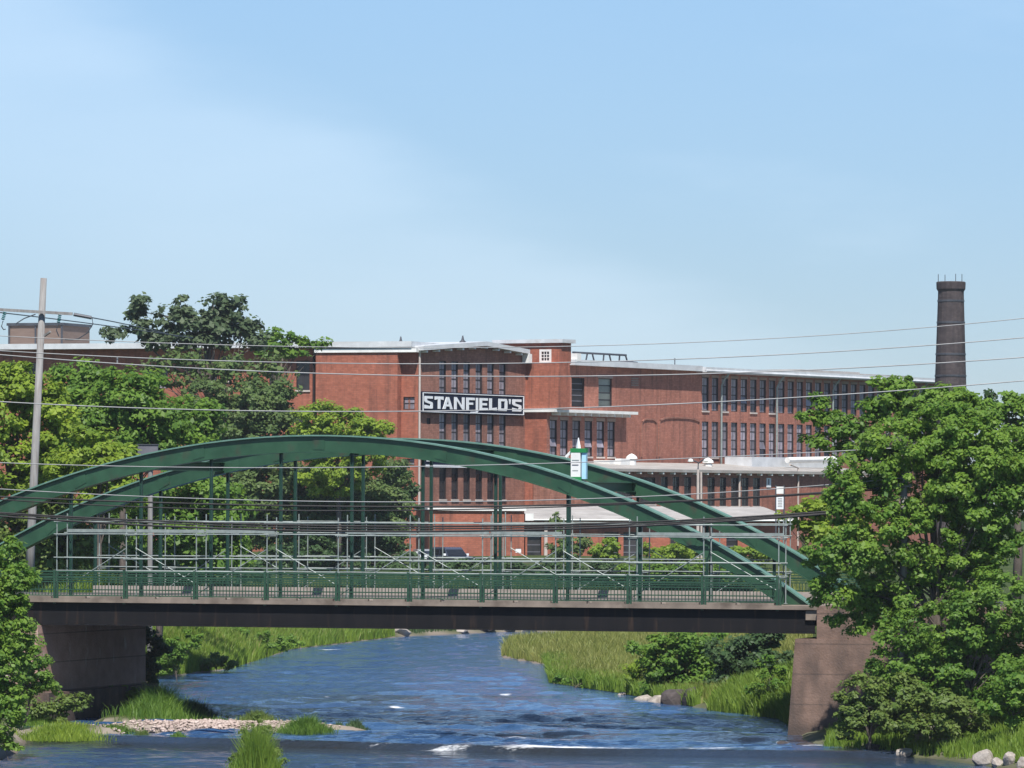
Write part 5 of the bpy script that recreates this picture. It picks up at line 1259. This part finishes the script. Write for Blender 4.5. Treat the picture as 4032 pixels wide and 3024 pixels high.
def in_poly(n_, poly, r_):
    poly = np.asarray(poly, float); out = []
    lo, hi = poly.min(0), poly.max(0)
    while sum(len(o) for o in out) < n_:
        q = r_.uniform(lo, hi, (n_*2, 2)); ins = np.zeros(len(q), bool)
        for i in range(len(poly)):
            a, b_ = poly[i], poly[(i+1) % len(poly)]
            c = ((a[1] <= q[:,1]) & (b_[1] > q[:,1])) | ((b_[1] <= q[:,1]) & (a[1] > q[:,1]))
            with np.errstate(divide='ignore', invalid='ignore'):
                xi = a[0] + (q[:,1]-a[1])/(b_[1]-a[1] if b_[1] != a[1] else 1e-9)*(b_[0]-a[0])
            ins ^= c & (q[:,0] < xi)
        out.append(q[ins])
    return np.concatenate(out)[:n_]
r_ = np.random.default_rng(55)
meadow = [(-0.6,326),(2.2,309),(2.3,279),(5.8,264),(8.8,247),(13,240),(15,262),(17,300),(18,350),(8,362),(0,350)]
grass('meadow_grass', 'tall seeding meadow grass on the right bank beyond the bridge', 'grass', in_poly(65000, meadow, r_), 0.45, 1.05, 'hay', 0.05, 'stuff', group=None)
edge = [(2.0,309),(2.0,279),(5.5,264),(8.6,246.5),(9.6,248.5),(6.8,266),(3.3,280),(3.2,309)]
grass('bank_grass', 'fresh green grass fringe along the meadow waterline', 'grass', in_poly(20000, edge, r_), 0.4, 0.9, 'grass', 0.05, 'stuff')
rb = [(9.0,243.6),(11.9,234),(12.1,222),(14.5,222),(15,242),(11.5,249)]
grass('bank_grass', 'bright reed grass at the foot of the right abutment', 'grass', in_poly(20000, rb, r_), 0.5, 1.15, 'grass', 0.045, 'stuff')
lbk = [(-19.3,283),(-16.0,300.5),(-14.2,340),(-8.2,372),(-11,376),(-17,345),(-21,312),(-25,290),(-23,272),(-19.5,262)]
grass('bank_grass', 'sunlit grass slope on the left bank beyond the bridge', 'grass', in_poly(70000, lbk, r_), 0.4, 1.0, 'grass', 0.055, 'stuff')
grass('dry_stalks', 'dry straw stalks scattered through the left bank grass', 'dry grass', in_poly(5000, lbk, r_), 0.6, 1.3, 'hay', 0.035, 'stuff')
fbk = [(-8.0,373),(-1.2,388),(8,393),(20,395),(20,402),(-2,398),(-12,384)]
grass('bank_grass', 'green grass on the far bank below the cars', 'grass', in_poly(18000, fbk, r_), 0.25, 0.6, 'deep', 0.06, 'stuff')
rfr = [(12.3,207.3),(16.3,202.9),(18.8,194.2),(24,194),(24,213),(13,213)]
grass('bank_grass', 'grass on the right bank under the maple', 'grass', in_poly(24000, rfr, r_), 0.2, 0.6, 'grass', 0.035, 'stuff')
def gauss_pts(n_, px, py, sx, sy, r_):
    x0_, y0_ = water_at(px, py, 0.1); 
    return np.column_stack([x0_ + r_.normal(0, 1, n_)*sx, y0_ + r_.normal(0, 1, n_)*sy])
GC = 'grass clumps on the gravel bar and shoals'
for lab, px, py, sx, sy, n_, h0, h1, lm, nm in (
    ('tall feathery grass clump rising from the bottom edge left of centre', 1015, 3045, 0.42, 0.5, 0, 0.6, 2.3, 'grass', 'grass_clump'),
    ('lush grass clump on the island below the left abutment', 430, 2775, 1.25, 2.4, 9000, 0.6, 1.6, 'grass', 'grass_clump'),
    ('grass clump right of the broken slab on the island', 640, 2830, 0.75, 1.5, 5000, 0.5, 1.3, 'mid', 'grass_clump'),
    ('dark leafy clump at the island tip by the open water', 750, 2815, 0.5, 1.0, 3600, 0.45, 1.0, 'deep', 'weed_clump'),
    ('yellow-green sedge clump at the left end of the weir', 240, 2885, 0.8, 0.8, 4200, 0.25, 0.6, 'yellow', 'grass_clump'),
    ('bright weeds on the left shore below the riverside tree', 150, 2845, 0.8, 1.2, 4000, 0.3, 0.6, 'bright', 'weed_clump'),
    ('green tuft in the middle of the gravel bar right half', 1205, 2872, 0.5, 0.5, 3400, 0.35, 0.85, 'mid', 'grass_clump'),
    ('small dark tuft near the right tip of the gravel bar', 1335, 2855, 0.10, 0.3, 350, 0.2, 0.45, 'deep', 'grass_clump'),
    ('small twin tuft at the right tip of the gravel bar', 1405, 2858, 0.22, 0.3, 600, 0.2, 0.5, 'deep', 'grass_clump'),
    ('weed tuft on the left part of the pebble bar', 560, 2882, 0.18, 0.3, 500, 0.15, 0.4, 'olive', 'weed_clump'),
    ('weed tuft at the crest of the pebble bar', 855, 2850, 0.28, 0.4, 700, 0.2, 0.45, 'mid', 'weed_clump'),
    ('olive weeds in the middle of the pebble bar behind the tall clump', 1010, 2858, 0.35, 0.5, 900, 0.2, 0.55, 'olive', 'weed_clump'),
    ('low weeds at the left end of the pebble bar', 470, 2868, 0.4, 0.5, 900, 0.15, 0.45, 'mid', 'weed_clump'),
    ('single green tuft at the front edge of the pebble bar', 700, 2888, 0.2, 0.25, 500, 0.15, 0.4, 'mid', 'weed_clump'),
    ('dry reddish weeds along the abutment ledge', 330, 2690, 0.8, 0.8, 900, 0.2, 0.6, 'hay', 'weed_clump'),
    ('bright grass slope at the bottom right corner', 3975, 2905, 0.9, 1.2, 3800, 0.45, 1.0, 'grass', 'grass_clump')):
    grass(nm, lab, 'grass', (gauss_pts(n_, px, py, sx, sy, r_) if n_ > 0 else np.concatenate([gauss_pts(420, px + dx_, py, 0.15, 0.25, r_) for dx_ in (-80, -45, -25, 0, 12, 40, 70)])), h0, h1, lm, 0.028 if n_ > 0 else 0.020, None if n_ > 0 else '', 0.3 if n_ > 0 else 0.2, GC)

tree('weed_clump', 'leafy weed stems among the tall grass at the bottom edge', 'weeds', [(1015,2960,70,100),(975,2885,34,60),(1045,2900,34,60),(1085,2975,45,60),(935,2990,40,55),(1015,2845,22,40),(1000,3010,90,50)], 190, 1015, 'olive', 0.085, 0.16, 22, 30, 0.45, 0.03, None, base_z=-0.3, limbs=6)
tree('weed_clump', 'leafy weeds on the left shore between riverside tree and slab', 'weeds', [(230,2790,80,45),(150,2790,70,50),(300,2760,60,40),(120,2860,60,30)], 224, 200, 'olive', 0.13, 0.25, 24, 16, 0.4, 0.03, None, base_z=0.2, limbs=5)
tree('weed_clump', 'leafy green weeds crowning the island below the abutment', 'weeds', [(420,2730,110,45),(520,2750,90,40),(620,2790,80,45),(330,2750,60,35)], 236, 450, 'mid', 0.13, 0.25, 24, 14, 0.4, 0.03, None, base_z=0.3, limbs=5)
# ------------------------------------------------------------------ rocks and pebbles
import bmesh
def rock_mesh(name, seed, m_, sub=2):
    r2 = np.random.default_rng(seed); bm = bmesh.new(); bmesh.ops.create_icosphere(bm, subdivisions=sub, radius=1)
    cuts = r2.normal(size=(7,3)); cuts /= np.linalg.norm(cuts, axis=1)[:,None]; offs = r2.uniform(0.55, 0.85, 7)
    for v in bm.verts:
        p = np.array(v.co)
        for c, o_ in zip(cuts, offs):
            d = p @ c - o_
            if d > 0: p = p - c*d*0.9
        v.co = p + r2.normal(0, 0.025, 3)
    me = bpy.data.meshes.new(name); bm.to_mesh(me); bm.free(); me.materials.append(m_); return me
for i, (lab, px, py, w_, h_, mt) in enumerate((
    ('pale slanted boulder on the right waterline left of the bushes gap', 3660, 2952, 0.75, 0.60, 'rock'), ('flat grey stone beside the pale slanted boulder', 3725, 2960, 0.5, 0.30, 'rock'),
    ('small brown stone at the right waterline under the olive bush', 3440, 2950, 0.5, 0.32, 'rockdark'), ('low rounded stone between the olive bushes', 3555, 2958, 0.4, 0.26, 'rock'),
    ('largest pale boulder below the corner grass', 3875, 2992, 0.55, 0.42, 'rock'), ('small pale stone right of the largest corner boulder', 3930, 2999, 0.34, 0.26, 'rock'),
    ('upright pale stone at the corner grass edge', 3980, 3003, 0.30, 0.38, 'rock'), ('pale stone at the extreme right edge', 4028, 3010, 0.36, 0.28, 'rock'),
    ('big dark boulder at the meadow point beside the reeds', 2655, 2774, 0.95, 0.72, 'rockdark'), ('dark boulder touching the reed grass', 2722, 2778, 0.62, 0.66, 'rockdark'),
    ('tilted brown slab left of the big dark boulder', 2585, 2768, 0.60, 0.5, 'rock'), ('small brown slab at the left of the meadow rocks', 2530, 2758, 0.55, 0.36, 'rock'),
    ('lone pale stone on the meadow waterline', 2450, 2735, 0.32, 0.26, 'rock'),
    ('brown stone at the abutment ledge waterline', 540, 2678, 0.45, 0.3, 'rock'), ('brown stone right of the abutment bush', 600, 2680, 0.4, 0.22, 'rock'),
    ('wide pale slab on the far bank under the girder', 1790, 2494, 1.3, 0.5, 'rock'), ('dark rock on the far bank left of the pale slab', 1690, 2496, 1.1, 0.55, 'rockdark'),
    ('brown rock on the far bank beside the grass end', 1570, 2506, 0.9, 0.45, 'rock'), ('grey rock on the far bank right of the pale slab', 1900, 2490, 1.2, 0.45, 'rockdark'),
    ('pale rock on the far bank near the river bend', 1990, 2488, 0.9, 0.5, 'rock'), ('white-topped rock on the far bank at the meadow tip', 2080, 2488, 0.8, 0.45, 'rock'),
    ('pale broken slab in the left bank grass', 1395, 2512, 0.7, 0.5, 'rock'), ('dark wet stone in the rapids near the weir', 3090, 2925, 0.35, 0.18, 'rockdark'), ('wet stone in front of the right abutment', 3170, 2930, 0.5, 0.2, 'rockdark'))):
    x, y = water_at(px, py, 0.0)
    o = link('boulder', rock_mesh('boulder', 300 + i, M[mt]), None, (x, y, max(-0.15, min(gz(x, y), 0.2)) + h_*0.3))
    o.scale = (w_, w_*0.8, h_); o.rotation_euler = (random.uniform(-.25,.25), random.uniform(-.3,.3), random.uniform(0,3))
    tag(o, lab, 'boulder', 'boulders along the river edges')
# broken concrete slab on the island
x, y = water_at(440, 2822, 0.0)
bs = tag(MB().box(-0.95, 0.95, -0.5, 0.9, -0.2, 0.30).add([(-0.95,-0.5,0.302),(0.95,-0.5,0.302),(0.85,0.9,0.34),(-0.8,0.9,0.34)], [(0,1,2,3)]).build('concrete_slab', M['rockdark'], loc=(x, y, 0.05)), 'broken dark concrete slab lying on the island below the abutment', 'slab')
bs.rotation_euler = (0.03, -0.03, 0.1)
# pebbles
protos = [rock_mesh('pebble', 900 + i, M['pebble'], 1) for i in range(6)]
pv, pf_ = [], []
r_ = np.random.default_rng(77); off = 0
arrs = []
for me in protos:
    c_ = np.zeros(len(me.vertices)*3); me.vertices.foreach_get('co', c_); arrs.append((c_.reshape(-1,3), np.array([p.vertices[:] for p in me.polygons])))
spots = [gauss_pts(2200, 820, 2868, 1.9, 1.3, r_), gauss_pts(1100, 1250, 2885, 1.3, 0.7, r_), gauss_pts(260, 560, 2888, 1.6, 0.5, r_), gauss_pts(120, 1110, 2880, 1.0, 0.6, r_)]
for S in spots:
    for x, y in S:
        z = gz(x, y)
        if z < -0.05: continue
        vv, ff = arrs[r_.integers(6)]
        s_ = 0.035 + 0.12*r_.beta(1.2, 3.5); a_ = r_.uniform(0, 6.28)
        R2 = np.array([[math.cos(a_), -math.sin(a_), 0],[math.sin(a_), math.cos(a_), 0],[0,0,1]])
        pv.append((vv*np.array([1.2,0.9,0.6])*s_) @ R2.T + np.array([x, y, z + s_*0.2])); pf_.append(ff + off); off += len(vv)
for me in protos: bpy.data.meshes.remove(me)
tag(link('pebbles', np_mesh('pebbles', np.concatenate(pv), np.concatenate(pf_), M['pebble'])), 'pale pebbles covering the gravel bar above the weir', 'pebbles', kind='stuff')

# ------------------------------------------------------------------ light summer haze
hm = bpy.data.materials.new('haze'); hm.use_nodes = True
t = hm.node_tree; t.nodes.clear(); o_ = t.nodes.new('ShaderNodeOutputMaterial'); pv_ = t.nodes.new('ShaderNodeVolumePrincipled')
pv_.inputs['Color'].default_value = (0.86, 0.92, 1.0, 1); pv_.inputs['Density'].default_value = 0.00009; pv_.inputs['Anisotropy'].default_value = 0.2
t.links.new(pv_.outputs[0], o_.inputs['Volume'])
tag(MB().box(-2600, 2600, -800, 3700, -2.2, 55).build('haze', hm), kind='stuff')
